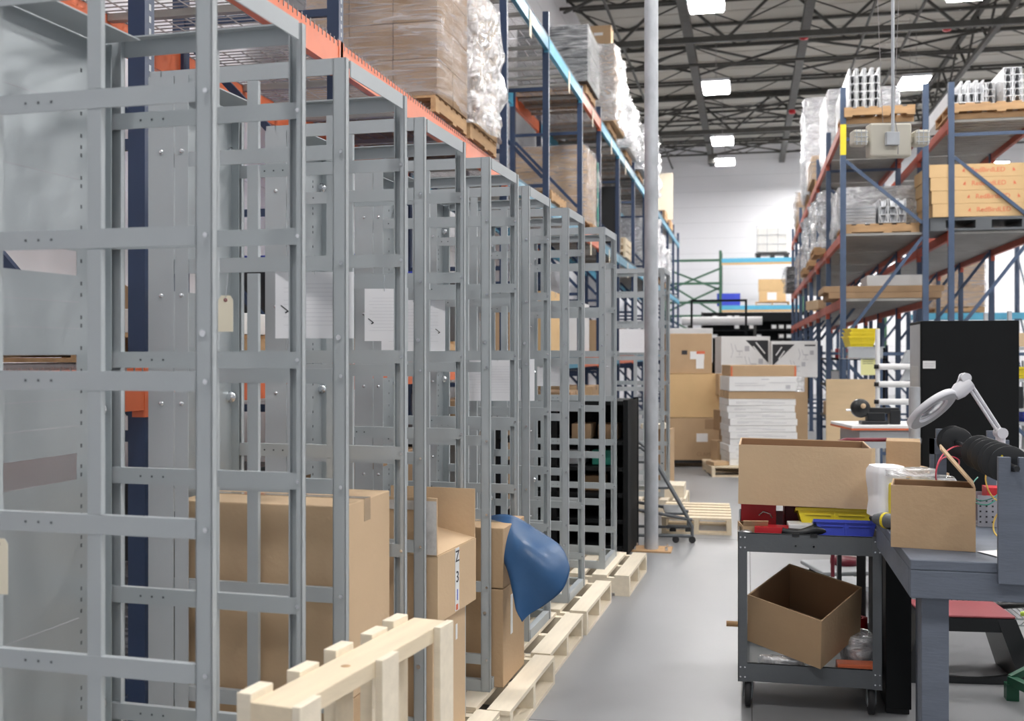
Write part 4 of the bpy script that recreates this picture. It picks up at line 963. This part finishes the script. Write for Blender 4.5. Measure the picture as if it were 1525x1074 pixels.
# white pipe rack
t = thing('pipe_rack', 'white pipe rack with angled roll arms in front of the right rack', 'rack', W(1307,700,10.4).xy.to_3d(), TH)
zt = W(1307,490,10.4).z
MB().tube([(0,0,0),(0,0,zt)], .022, 12).build('pipe_post','white',t); MB().tube([(.62,.0,0),(.62,.0,1.62)], .02, 12).build('pipe_post','white',t)
for z in (1.16,1.33,1.50):
    MB().tube([(0,-.03,z),(.62,-.03,z)], .03, 12).build('white_roll','white',t); MB().lathe([(.03,-.02),(.034,-.02),(.034,.02),(.03,.02)],12,Matrix.Translation((0,0,z)) ).build('black_clip','black',t)
    MB().prism([(.22,z+.03),(.50,z+.05),(.42,z+.17),(.28,z+.16)],-.02,.02,Matrix.Rotation(PI/2,4,'X')).build('white_bracket','lgrey',t) if z > 1.2 else None
MB().box(-.04,.66,-.25,.3,.9,.93).build('shelf_board','lgrey',t)
MB().tube([(0,0,.05),(.62,0,.05)], .02, 8).build('cross_pipe','white',t)
# black cabinet with white label
c0 = W(1371,700,7.0); c1 = W(1501,700,7.05); c0.z = c1.z = 0
zt = W(1436,478,7.0).z
t = thing('black_cabinet', 'tall plain black cabinet with a small white label', 'cabinet', (c0.x,c0.y,0), -.02)
wd = (c1-c0).length
MB().box(0,wd,0,.55,.16,zt).build('cabinet_body','blackp',t,bevel=.004)
MB().box(.01,wd-.01,-.003,.0,.18,zt-.02).build('front_panel','blackp',t)
MB().box(-.002,0,.02,.53,.9,zt-.02).build('side_panel','lgrey',t) ; MB().box(-.004,-.002,.06,.49,.95,1.55).build('side_sheen','panel',t)  # light on the cabinet's left side put in as pale grey and zinc
hbm('white_label',(.078,.002,.050),'label',t,(.052,-.005,zt-.285)); MB().box(.02,.085,-.0068,-.006,zt-.28,zt-.278).box(.02,.08,-.0068,-.006,zt-.295,zt-.293).build('label_print','greyink',t)
for x in (.06,wd-.06):
    for y in (.06,.49): MB().tube([(x,y,.16),(x,y,.08)],.02,8).build('caster_stem','black',t); MB().tube([(x-.015,y,.04),(x+.015,y,.04)],.04,12).build('caster_wheel','rubber',t)
# shelf at the right edge with bins
S0 = W(1502,700,9.4); S0.z = 0
t = thing('storage_shelf', 'light metal shelf at the right edge with bins and boxes', 'shelf', S0, TH)
for z in (.72,1.0,1.12,1.38,1.66): MB().box(0,1.2,0,.5,z,z+.025).build('shelf_board','lgrey',t)
for x in (.0,1.17):
    for y in (0,.47): MB().box(x,x+.03,y,y+.03,0,2.0).build('shelf_post','galv',t)
R_ = Matrix.Rotation(TH,4,'Z')
def onS(x,y,z): return S0 + (R_ @ Vector((x,y,0))) + Vector((0,0,z))
bin_('yellow bin on the shelf right of the black cabinet', onS(.20,.2,1.408), TH, .22,.3,.10,'yellow')
carton('brown box behind the yellow bin right of the black cabinet', onS(.24,.22,1.69), TH, .3,.3,.12,'cardL')
bin_('blue bin on the low shelf right of the black cabinet', onS(.24,.15,1.028), TH, .18,.22,.085,'bluebin')
carton('black device box on the shelf right of the black cabinet', onS(.09,.12,1.148), TH, .10,.2,.19,'black', tape=False)
carton('tan box on the shelf at the right edge', onS(.34,.12,1.148), TH, .14,.3,.2,'cardL')
# ================================================================== HAND TRUCK, BOX, PEGBOARD CART behind
t = thing('platform_truck', 'maroon push handle of a platform truck behind the large box', 'hand truck', W(1305,760,6.9).xy.to_3d(), TH)
zh = W(1305,655,6.9).z
MB().tube([(-.28,0,.2),(-.28,0,zh-.08),(-.26,0,zh-.02),(-.2,0,zh),(.08,0,zh),(.12,0,zh-.02),(.14,0,zh-.08),(.14,0,.2)], .013, 10).build('push_handle','maroon',t)
MB().box(-.32,.20,-.02,.3,.11,.14).build('platform','lgrey',t)
for x in (-.24,.12):
    for y in (.04,.25): MB().tube([(x-.02,y,.055),(x+.02,y,.055)],.055,14).build('wheel','rubber',t)
t = thing('pegboard_cart', 'grey perforated cart with a wooden top behind the push handle', 'cart', W(1322,760,6.2).xy.to_3d(), TH)
zc = W(1322,712,6.2).z
MB().box(-.16,.10,0,.5,zc-.01,zc+.02).build('wood_top','cardL',t); MB().box(-.16,.10,-.01,.5,zc-.04,zc-.011).build('edge_rail','maroon',t)
MB().box(-.15,.09,0,.012,zc-.17,zc-.041).build('perforated_panel','perf',t)
h = MB()
for i in range(9):
    for k in range(4): h.cbox((-.14+.027*i,-.0008,zc-.06-.027*k),(.008,.001,.008))
h.build('panel_holes','ink',t)['kind'] = 'stuff'
MB().box(-.10,-.03,-.02,0,zc-.165,zc-.115).build('red_pocket','red',t)
for x in (-.14,.08):
    for y in (.02,.46): MB().box(x-.012,x+.012,y-.012,y+.012,0,zc-.04).build('leg','black',t)
BX = W(1345,700,6.75)
carton('brown box standing behind the push handle', (BX.x,BX.y,BX.z), TH-.35, .20,.24,.19,'card',tape=False)
t = thing('side_stand', 'low stand carrying the brown box behind the push handle', 'stand', (BX.x,BX.y,0), TH)
MB().box(-.26,.22,-.17,.25,BX.z-.03,BX.z-.001).build('stand_top','cardL',t)
for x in (-.2,.18): MB().box(x-.02,x+.02,-.1,-.06,0,BX.z-.03).box(x-.02,x+.02,.18,.22,0,BX.z-.03).build('leg','black',t)
t = thing('steel_post', 'shiny round metal post left of the black cabinet', 'post', W(1362,700,6.9).xy.to_3d(), 0)
MB().tube([(0,0,0),(0,0,1.42)], .036, 14).build('post_tube','galv',t); MB().tube([(0,0,1.06),(0,0,1.09)], .046, 14).build('clamp_ring','zinc',t)
# ================================================================== CART
CP = Vector((.275, 5.44, 0))   # centre
def utility_cart():
    t = thing('utility_cart', 'grey two shelf steel service cart with bins and boxes', 'cart', CP)
    W2, D2 = .318, .37
    for x in (-1,1):
        for y in (-1,1):
            X, Y = x*W2, y*D2; a = sorted((X, X-x*.042)); b = sorted((Y, Y-y*.042)); ta = sorted((X, X-x*.003)); tb = sorted((Y, Y-y*.003))
            MB().box(a[0],a[1],tb[0],tb[1],.125,.815).box(ta[0],ta[1],b[0],b[1],.125,.815).build('corner_post','cart',t)
    for zb, zt_ in ((.725,.812),(.128,.213)):
        e = .0035
        MB().box(-W2+.004,W2-.004,-D2+.004,D2-.004,zb,zb+.003).build('tray','cart',t)
        MB().box(-W2+e,W2-e,-D2+e,-D2+e+.003,zb,zt_).box(-W2+e,W2-e,D2-e-.003,D2-e,zb,zt_).box(-W2+e,-W2+e+.003,-D2+e,D2-e,zb,zt_).box(W2-e-.003,W2-e,-D2+e,D2-e,zb,zt_).box(-W2+e,W2-e,-D2+e,-D2+.014,zt_-.003,zt_).build('tray_rim','cart',t)
        bo = MB()
        for x in (-1,1):
            for z in (zb+.02,zt_-.02):
                for q in (.012,.032): bo.tube([(x*(W2-q),-D2,z),(x*(W2-q),-D2-.004,z)],.004,8)
        bo.tube([(-.06,-D2+.002,.76),(-.06,-D2-.002,.76)],.004,8).tube([(.02,-D2+.002,.76),(.02,-D2-.002,.76)],.004,8)
        bo.build('bolts','zinc',t)['kind'] = 'stuff'
    for x in (-.04-.02,.03-.01): MB().box(x-.016,x+.016,-D2-.001,-D2+.012,.802,.8155).build('black_notch','black',t)
    for x in (-1,1):
        for y in (-1,1):
            X, Y = x*(W2-.045), y*(D2-.05)
            MB().box(X-.022,X-.016,Y-.025,Y+.025,.05,.128).box(X+.016,X+.022,Y-.025,Y+.025,.05,.128).box(X-.022,X+.022,Y-.03,Y+.03,.12,.128).build('caster_fork','cart',t)
            wh = MB().lathe([(0,-.015),(.045,-.015),(.062,-.012),(.0625,.012),(.045,.015),(0,.015)],22,Matrix.Rotation(PI/2,4,'Y')).build('wheel','rubber',t,(X,Y,.0625))
            MB().lathe([(0,-.0165),(.03,-.0165),(.03,.0165),(0,.0165)],16,Matrix.Rotation(PI/2,4,'Y')).build('wheel_hub','lgrey',wh)
utility_cart()
zb = .728
# boxes and bins on the top tray
def onC(x,y,z): return CP+Vector((x,y,z))
tb = thing('red_toolbox', 'red metal tool box on the cart below the large cardboard box', 'tool box', onC(-.20,.02,zb+.001))
MB().box(-.105,.06,-.14,.25,0,.20).build('tool_box_body','red',tb,bevel=.004); MB().tube([(-.02,-.145,.13),(.0,-.16,.15),(.03,-.16,.14),(.04,-.145,.12)],.004,6).build('latch','zinc',tb)
tb = thing('red_toolbox', 'dark red tool box at the middle of the cart behind a grey box', 'tool box', onC(.02,.10,zb+.001))
MB().box(-.115,.16,-.12,.20,0,.175).build('tool_box_body','maroon',tb,bevel=.004); MB().box(-.10,.15,-.11,.19,.1755,.19).build('lid','maroon',tb)
open_box('small open brown box at the left front of the cart', onC(-.25,-.20,zb+.001), .15, .12,.16,.10,'card',[('F',60,.03)])
carton('white and red product carton at the front of the cart', onC(-.165,-.27,zb+.001), -.05, .15,.09,.10,'white',tape=False)
hbm('red_band',(.151,.091,.035),'red',bpy.data.objects[[o.name for o in bpy.data.objects if o.get('label','').startswith('white and red product')][0]],(0,0,.085))
carton('grey and white flat box in the middle of the cart', onC(-.01,-.22,zb+.001), .05, .16,.12,.115,'white',tape=False)
tc = thing('heat_gun', 'black hand tool lying at the front rim of the cart', 'tool', onC(-.0,-.30,zb+.06), .1)
MB().tube([(-.12,0,.03),(-.08,0,.02),(-.03,0,.02),(.03,0,.035),(.09,0,.03)],[.016,.022,.02,.028,.02],12).build('tool_body','black',tc); MB().tube([(-.02,0,.02),(-.03,.03,-.055)],[.016,.014],10).build('handle','black',tc)
pc = thing('plastic_bag', 'crumpled clear bag between the cart rim and the red tool box', 'bag', onC(-.28,-.32,zb+.001)); crumple(.05,.05,.085,.01,7).build('bag_film','filmS',pc)
bin_('yellow plastic bin on the cart behind the blue one', onC(.125,-.15,zb+.05), 0, .34,.17,.12,'yellow', tilt=-.22)
bin_('blue plastic bin at the front right of the cart', onC(.165,-.275,zb+.022), 0, .27,.12,.115,'bluebin', tilt=-.24)
bx = open_box('large wide cardboard box lying across the top of the cart', onC(-.015,-.02,zb+.193), -.015, .60,.42,.282,'cardL',[], rot=(0.0,.012,-.015))
# lower shelf
RM = Matrix.Rotation(.30,3,'X') @ Matrix.Rotation(-.56,3,'Z')
tgt = W(1222,997,4.84)-RM @ Vector((.19,-.19,0))
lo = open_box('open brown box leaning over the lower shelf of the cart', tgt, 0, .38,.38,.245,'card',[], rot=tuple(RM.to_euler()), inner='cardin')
fb = thing('plastic_bag', 'crumpled clear plastic on the lower cart shelf', 'bag', onC(-.12,-.30,.133)); crumple(.20,.05,.10,.01,9).build('bag_film','filmS',fb)
carton('orange and clear packet on the lower shelf at the right', onC(.21,-.30,.133), .05, .17,.08,.092,'orange',tape=False)
wrapped('blue and clear packet leaning on the lower shelf at the right', onC(.24,-.12,.133), .2, .10,.16,.17, 1,1,1,'navy','filmS',.02,piece='packet')
lt = thing('roll_tape', 'red tape roll at the back right of the lower shelf', 'tape', onC(.26,.12,.133)); MB().lathe([(.02,0),(.045,0),(.045,.2),(.02,.2)],16).build('roll','red',lt)
# ================================================================== DARK CABINET BESIDE THE CART + BENCH
t = thing('under_bench_cabinet', 'narrow black cabinet standing between the cart and the bench leg', 'cabinet', (.668,5.42,0))
MB().box(-.055,.055,-.30,.42,.03,.86).build('cabinet_body','blackp',t,bevel=.003); 
for y in (-.25,.35): MB().box(-.05,.05,y-.02,y+.02,0,.03).build('foot','rubber',t)
BXL, BY0, BY1, BZ = .560, 3.995, 5.02, .916
t = thing('workbench', 'heavy grey painted wooden workbench at the right edge', 'bench', (BXL,BY0,0))
MB().box(0,2.3,0,BY1-BY0,BZ-.036,BZ).build('bench_top','bench',t,bevel=.004)
MB().box(.0,2.3,.0,.04,BZ-.135,BZ-.037).build('front_apron','bench',t,bevel=.003); MB().box(0,.04,.041,BY1-BY0,BZ-.135,BZ-.037).build('side_apron','bench',t,bevel=.003)
for x in (.045,2.1):
    for y in (.05,BY1-BY0-.13): MB().box(x+(.115 if y > .1 and x < 1 else 0),x+.092+(.115 if y > .1 and x < 1 else 0),y,y+.092,0,BZ-.037).build('leg','bench',t,bevel=.003)
# upright board with a notch carrying the spool rod
pw = .115; pa = Vector((XatY(1487,3.97),3.97,ZatXY(870,XatY(1487,3.97),3.97))); pb = Vector((pa.x,3.97,ZatXY(681,pa.x,3.97)))
t = thing('spool_stand', 'grey wooden stand holding a row of black cable spools on a rod', 'stand', (pa.x, BY0-.024, 0), 0)
zt = pb.z; zlo = pa.z
MB().box(0,pw,0,.022,zlo,zt-.05).box(0,.040,0,.022,zt-.05,zt).box(.066,pw,0,.022,zt-.05,zt).build('front_board','bench',t,bevel=.001)
XB = XatY(1383,5.29)-pa.x; MB().box(XB+.03,XB+.075,1.30,1.322,BZ,zt+.005).box(XB+.25,XB+.30,1.30,1.322,BZ,zt-.0).box(XB,XB+.34,1.28,1.30,zt-.11,zt-.04).box(XB,XB+.02,1.28,1.30,BZ,zt-.04).build('back_board','bench',t)
RX, RZ_ = pa.x+.053, zt-.034
XB = XatY(1385,5.29)-pa.x
MB().tube([(.053,-.03,zt-.036),(.053,1.31,zt-.036)],.010,12).build('rod','black',t)
def spool(label, y, r, wdt, core):
    t = thing('cable_spool', label, 'spool', (RX, y, RZ_-.002))
    X = Matrix.Rotation(-PI/2,4,'X')
    for a in (0, wdt): MB().lathe([(.011,a-.0015),(r,a-.0015),(r+.0015,a),(r,a+.0015),(.011,a+.0015)],36,X).build('flange','black',t)
    MB().lathe([(.011,.002),(r*.36,.002),(r*.36,wdt-.002),(.011,wdt-.002)],28,X).build('wound_cable',core,t)
    if label.startswith('front'):
        for q in (.6,2.2,3.9,5.3): MB().lathe([(0,0),(.004,0),(0,.001)],8,Matrix.Translation((r*.6*math.cos(q),-.002,r*.6*math.sin(q))) @ Matrix.Rotation(PI/2,4,'X')).build('yellow_dot','yellow',t)
for L, y, c in (('front cable spool nearest the notched board','y0','cableyel'),('second cable spool on the rod','y1','cablegrn'),('third cable spool on the rod','y2','black'),('rear cable spool apart from the others with red wire','y4','cablered')):
    k = int(c and 'y0 y1 y2 y3 y4'.split().index(y)); yy = [4.055,4.24,4.43,4.60,5.02][k]
    spool(L, yy, .067 if k < 4 else .066, [.12,.12,.12,.10,.10][k], c)
def cable(label, pts, r, m, name='cable_loop'):
    P_ = [Vector(q) for q in pts]; out = []
    n = len(P_)-1
    for i in range(n):
        a, b, c, d = P_[max(i-1,0)], P_[i], P_[i+1], P_[min(i+2,n)]
        for s in range(8):
            f = s/8; out.append(.5*((2*b)+(c-a)*f+(2*a-5*b+4*c-d)*f*f+(3*b-a-3*c+d)*f**3))
    out.append(P_[-1])
    o = MB().tube(out, r, 7).build(name, m); tag(o, label, 'cable'); return o
d = 4.6
cable('red cable looping left from the rear spool', [W(x,y,dd) for x,y,dd in ((1440,664,4.7),(1420,666,4.6),(1402,680,4.5),(1394,702,4.45),(1396,722,4.5),(1406,732,4.7))], .0032, 'cablered')
cable('second red cable loop below the first', [W(x,y,dd) for x,y,dd in ((1394,700,4.5),(1402,684,4.5),(1416,680,4.6),(1428,686,4.6),(1426,698,4.7))], .0032, 'cablered')
cable('yellow cable hanging from the front spool', [W(x,y,dd) for x,y,dd in ((1469,702,4.0),(1468,715,3.98),(1472,730,3.96),(1480,742,3.95),(1490,748,3.97))], .0028, 'cableyel')
cable('yellow cable loop in front of the notched board', [W(x,y,dd) for x,y,dd in ((1530,742,3.75),(1516,743,3.75),(1497,752,3.8),(1482,772,3.85),(1480,790,3.85),(1490,802,3.8),(1508,806,3.75),(1530,803,3.75))], .0028, 'cableyel')
cable('lower yellow cable loop in front of the notched board', [W(x,y,dd) for x,y,dd in ((1530,790,3.72),(1512,792,3.72),(1494,803,3.75),(1486,818,3.78),(1490,831,3.76),(1502,836,3.75),(1514,833,3.75))], .0028, 'cableyel')
cable('thin green cable hanging below the spools', [W(x,y,dd) for x,y,dd in ((1456,711,4.3),(1449,720,4.2),(1447,735,4.2),(1452,748,4.2),(1470,752,4.1),(1484,744,4.1))], .0025, 'cablegrn')
cable('thin teal cable coiled on the bench', [W(x,y,dd) for x,y,dd in ((1447,738,4.4),(1460,746,4.4),(1478,742,4.3),(1486,736,4.3))], .0022, 'cablegrn')
# open box on the bench
q = W(1389,823,3.97)
ob = open_box('open brown box with a raised lid flap on the workbench', (q.x+.155*.11,q.y+.988*.11,BZ+.001), -.155, .292,.22,.232,'card',[('R',130,.18)])
# drill, wrapped machine, papers, rolls
t = thing('cordless_drill', 'grey and yellow handheld drill lying left of the open box on the bench', 'drill', W(1320,788,4.45).xy.to_3d()+Vector((0,0,BZ+.032)), TH+.5)
MB().tube([(-.0,-.10,0),(0,-.06,0),(0,.02,0),(0,.06,0)],[.018,.03,.032,.02],14).build('motor_body','cart',t); MB().tube([(0,.06,0),(0,.085,0)],[.012,.009],10).build('chuck','black',t); MB().tube([(0,-.03,0),(.07,-.04,-.006)],[.02,.018],10).build('handle','black',t); MB().lathe([(.031,-.008),(.0335,-.008),(.0335,.004),(.031,.004)],14,Matrix.Rotation(PI/2,4,'X')).build('yellow_ring','yellow',t)
t = thing('wrapped_machine', 'white bag covered machine with a yellow part behind the open box', 'machine', W(1360,760,4.75).xy.to_3d()+Vector((0,0,BZ+.001)), TH)
MB().box(-.12,.06,-.06,.10,0,.155).build('machine_body','yellow',t,bevel=.01); crumple(.12,.16,.22,.02,2).build('white_cover','paper',t,(-.10,.06,0)); crumple(.22,.1,.03,.015,5).build('bag_top','filmS',t,(-.02,0,.185)); crumple(.16,.12,.17,.03,6).build('bag_side','filmS',t,(.11,.08,0))
def roll(label, c, dirv, L, r, m):
    t = thing('paper_roll', label, 'roll', c); dv = Vector(dirv).normalized()*L/2
    MB().tube([-dv,dv],r,16,False).tube([-dv,dv],r*.82,16,False).build('paper_tube',m,t); return t
roll('white paper roll lying on the bench behind the papers', (1.03,4.55,BZ+.027), (.25,.9,0), .18, .026, 'paper')
roll('pale blue paper roll beside the white one on the bench', (1.13,4.50,BZ+.027), (.9,.3,0), .16, .026, 'white')
for k,(x,y,rz,L) in enumerate([(.98,4.12,.5,'white paper sheets lying on the bench right of the open box'),(1.13,4.16,-.1,'white paper sheet sliding under the notched board')]):
    b = MB(); n = 8; v = []; f = []
    for i in range(n+1):
        for j in range(3): v.append((-.11+.22*i/n, -.14+.14*j, .002+.02*max(0,(i/n-.6))**2*6*(k == 0)))
    f = [(i*3+j,(i+1)*3+j,(i+1)*3+j+1,i*3+j+1) for i in range(n) for j in range(2)]
    o = b.add(v,f,True).build('paper_sheet','paper',None,(x,y,BZ+.002+.004*k),(0,0,rz)); tag(o, L, 'paper')
t = thing('curled_sheet', 'long white curled sheet standing on the bench beside the spool stand', 'paper', (1.10,4.22,BZ+.001), .2)
v = []; n = 12
for i in range(n+1):
    a = i/n; v += [(.0+.10*a**2,-.08,.20*(1-a)**1.6+.002),(.0+.10*a**2,.05,.20*(1-a)**1.6+.002)]
MB().add(v,[(2*i,2*i+1,2*i+3,2*i+2) for i in range(n)],True).build('sheet','paper',t)
wb_ = thing('wire_tray', 'small grey perforated tray with red parts behind the spools', 'tray', (1.06,4.80,BZ+.001))
MB().box(-.12,.22,0,.004,0,.13).box(-.12,.22,.14,.144,0,.13).box(-.12,.22,.004,.14,0,.004).build('tray_body','perf',wb_); h = MB()
for i in range(14):
    for k in range(5): h.cbox((-.11+.024*i,-.0008,.02+.022*k),(.007,.001,.007))
h.build('tray_holes','ink',wb_)['kind'] = 'stuff'
MB().box(-.08,.02,.02,.12,.005,.16).build('red_part','red',wb_)
# ------------------------------------------------------------------ magnifier lamp
def maglamp():
    d0 = 4.75
    J1, J2, HD = W(1437,563,d0), W(1490,645,d0), W(1428,580,d0)
    base = W(1491,668,d0)
    t = thing('magnifier_lamp', 'white magnifying lamp with a ring head on a folding arm', 'lamp', (0,0,0))
    right = Vector((CT,ST,0)); up = Vector((0,0,1)); back = Vector((ST,-CT,0))
    b = MB()
    for s in (-.008,.008): b.tube([J1+right*s*.9+up*s*.5,J2+right*s*.9+up*s*.5],.0075,8)
    b.build('arm','lampw',t)
    MB().tube([J1-back*.02,J1+back*.02],.022,16).build('elbow_joint','lampw',t)
    MB().tube([J2-back*.025,J2+back*.025],.024,16).build('lower_joint','lampw',t)
    MB().tube([J2,J2+Vector((0,0,-.06)),Vector((J2.x,J2.y,BZ))],[.022,.02,.014],12).build('stem','lampw',t)
    MB().lathe([(0,0),(.05,0),(.05,.012),(0,.016)],18).build('clamp_foot','lampw',t,(J2.x,J2.y,BZ+.001))
    C = W(1388,610,d0); 
    mx = (right*.84+up*.54).normalized(); mn = (right*.54-up*.84).normalized()
    nrm = (mn*.86+back*.51).normalized()          # faces down and toward the bench
    ax2 = nrm.cross(mx).normalized()
    Mx = Matrix((( mx.x, ax2.x, nrm.x, C.x),(mx.y, ax2.y, nrm.y, C.y),(mx.z, ax2.z, nrm.z, C.z),(0,0,0,1)))
    MB().lathe([(.072,-.012),(.098,-.02),(.122,-.014),(.126,0),(.122,.010),(.098,.014),(.074,.010),(.072,-.012)],40,Mx).build('ring_shade','lampw',t)
    MB().lathe([(.076,.0105),(.097,.0145),(.1,.0150),(.118,.0125)],40,Mx).build('tube_cover','lgrey',t)
    MB().lathe([(0,.004),(.04,.003),(.072,-.001),(.072,-.004),(.04,-.007),(0,-.008)],32,Mx).build('magnifying_lens','glass',t)
    e = C+mx*.115
    MB().tube([e-mx*.0,e+mx*.03+up*.006,e+mx*.085+up*.01],[.026,.036,.030],14).build('head_neck','lampw',t)
    MB().tube([e+mx*.07,(e+mx*.07+J1)/2+up*.03,J1+up*.01],.006,8).build('bracket','zinc',t)
    MB().tube([W(1425,572,d0),W(1430,558,d0),W(1437,556,d0)],.004,6).build('cord','lampw',t)
maglamp()
# ------------------------------------------------------------------ below the bench
def stool():
    t = thing('step_stool', 'black plastic step stool with a dull red top under the bench', 'stool', W(1420,1000,5.4).xy.to_3d()+Vector((.05,.12,0)), .10)
    Wt, Wb, D_, H_ = .22, .34, .17, .335
    MB().box(-Wt,Wt,-D_,D_,H_-.012,H_).build('top_pad','redrubber',t,bevel=.006)
    b = MB()
    for s in (-1,1):
        for y in (-1,1): pass
        v = [(s*Wt,-D_,H_-.013),(s*(Wt-.09),-D_,H_-.013),(s*(Wb-.10),-D_-.03,0),(s*Wb,-D_-.03,0)]
        v += [(x,-y,z) for x,y,z in v]
        b.add(v,[(0,1,2,3),(4,7,6,5),(0,3,7,4),(1,5,6,2),(0,4,5,1),(3,2,6,7)])
    b.box(-Wt+.02,Wt-.02,-D_,-D_+.02,H_-.08,H_-.013).box(-Wt+.02,Wt-.02,D_-.02,D_,H_-.08,H_-.013)
    b.build('stool_body','black',t)
    v = []; n = 12
    for i in range(n+1):
        a = -1+2*i/n; z = .03+.035*a*a; v += [(a*(Wb-.09),-D_-.015,z),(a*(Wb-.09),-D_-.015,.002),(a*(Wb-.09),-D_+.01,z),(a*(Wb-.09),-D_+.01,.002)]
    f = []
    for i in range(n): k = 4*i; f += [(k,k+1,k+5,k+4),(k+2,k+6,k+7,k+3),(k,k+4,k+6,k+2)]
    MB().add(v,f).build('base_rail','black',t)
stool()
def wire_shelf():
    t = thing('wire_shelf', 'low chrome wire shelf under the bench behind the stool', 'shelf', (.95,5.99,0), .05)
    for z in (.26,):
        b = MB()
        for i in range(44): b.box(-.15+.03*i-.002,-.15+.03*i+.002,0,.42,z,z+.004)
        b.build('shelf_wires','zinc',t)['kind'] = 'stuff'
        for y in (0,.42): MB().bar((-.16,y,z-.002),(1.16,y,z-.002),.007,.007).bar((-.16,y,z-.035),(1.16,y,z-.035),.007,.007).build('edge_rod','zinc',t)
        for i in range(20): MB().bar((-.16+.066*i,0,z-.035),(-.127+.066*i,0,z-.002),.004,.004).build('truss_wire','zinc',t)
    for x in (-.15,1.15):
        for y in (0,.42): MB().tube([(x,y,0),(x,y,.45)],.012,10).build('post','zinc',t)
wire_shelf()
cable('black cable bundle with a yellow green strap lying on the wire shelf', [(1.25,6.10,0.295),(1.4,6.05,0.325),(1.55,6.15,0.315),(1.7,6.05,0.335),(1.62,6.00,0.305),(1.45,6.15,0.295)], .018, 'black', 'cable_bundle')
cable('yellow green reflective strap on the wire shelf', [(1.36,5.90,0.310),(1.48,5.86,0.340),(1.62,5.87,0.330),(1.72,5.90,0.337),(1.78,5.95,0.305),(1.68,5.92,0.300)], .012, 'ygreen', 'reflective_strap')
t = thing('green_floor_stand', 'dark green steel leg frame at the lower right corner', 'stand', W(1492,1012,5.1).xy.to_3d()+Vector((.04,0,0)))
MB().bar((0,0,.09),(.20,-.45,.09),.04,.04).build('base_leg','dgreen',t); MB().bar((.0,.0,.10),(.30,.10,.24),.03,.03).build('brace','dgreen',t); MB().box(-.025,.03,-.03,.03,0,.075).box(.16,.22,-.46,-.40,0,.07).build('foot','dgreen',t)
MB().box(.28,.33,.07,.12,.0,.9).build('upright','dgreen',t)
t = thing('swivel_caster', 'black swivel wheels of a chair seen between the cart and the bench leg', 'wheel', W(1345,1000,5.9).xy.to_3d())
for x, y, r in ((-.10,.0,.07),(.03,.08,.07),(-.12,.25,.05)): MB().lathe([(0,-.02),(r*.7,-.02),(r,-.014),(r,.014),(r*.7,.02),(0,.02)],18,Matrix.Translation((x,y,r)) @ Matrix.Rotation(1.2,4,'Z') @ Matrix.Rotation(PI/2,4,'Y')).build('wheel','rubber',t)
MB().tube([(-.1,0,.12),(-.1,.15,.3),(.05,.2,.34)],.02,10).tube([(.03,.08,.12),(.0,.18,.28),(.1,.2,.32)],.018,10).build('fork','black',t)
t = thing('low_dolly', 'grey flat dolly on the floor seen between the cart shelves', 'dolly', W(1255,858,7.6).xy.to_3d(), .3)
MB().box(-.22,.25,-.2,.25,.10,.13).build('deck','lgrey',t,bevel=.01)
for x in (-.15,.18):
    for y in (-.13,.18): MB().tube([(x-.015,y,.045),(x+.015,y,.045)],.045,12).build('caster','rubber',t); MB().tube([(x,y,.05),(x,y,.10)],.012,8).build('stem','zinc',t)
t = thing('tape_roll', 'dull red round roll lying on the grey dolly', 'roll', W(1255,858,7.6).xy.to_3d()+Vector((.02,.08,.131))); MB().lathe([(0,0),(.10,0),(.10,.04),(0,.045)],20).build('roll','maroon',t)
t = thing('round_knob', 'brass fitting sticking out at the lower left of the cart', 'fitting', onC(-.34,.15,.26)); MB().tube([(-.04,0,0),(.02,0,0)],.014,10).build('fitting_body','wood',t)
# far white doors / panels of the right side beyond
t = thing('partition', 'low grey partition and counter far behind the black cabinet', 'partition', (6.5,18.5,0)); MB().box(-2.2,4,0,.1,0,1.5).build('partition_wall','lgrey',t); MB().box(-2.2,4,-.5,0,.9,.95).build('counter_top','white',t); MB().box(-2.1,3.9,-.45,-.4,0,.9).build('counter_front','beige',t)

# clutter shelving inside the right rack, between its posts
t = thing('clutter_shelf', 'dark shelf full of mixed supplies between the posts of the right rack', 'shelf', (1.30,18.5,0))
for z in (.5,1.05,1.5): MB().box(0,.95,0,1.9,z,z+.03).build('shelf_board','blackp',t)
for x in (0,.91):
    for y in (0,1.86): MB().box(x,x+.04,y,y+.04,0,1.75).build('shelf_post','navy',t)
MB().box(.93,.95,0,1.9,.1,1.7).build('back_panel','blackp',t)
tg = thing('supply_roll', 'white roll lying on the dark clutter shelf of the right rack', 'roll', (1.35,18.7,1.61)); MB().tube([(0,0,0),(.1,1.5,0)], .07, 14).build('roll','white',tg)
carton('red supply box on the dark clutter shelf of the right rack', (1.62,18.75,1.531), 0, .35,.3,.16,'red',tape=False)
for k,(y,z,m,L) in enumerate([(18.8,1.08,'white','white'),(19.4,1.08,'cablegrn','green'),(18.9,.53,'label','pale'),(19.7,.53,'cardD','brown')]):
    carton(L+' small carton on the dark clutter shelf of the right rack', (1.5,y,z+.001), .1*k, .3,.3,.24,m,tape=False)
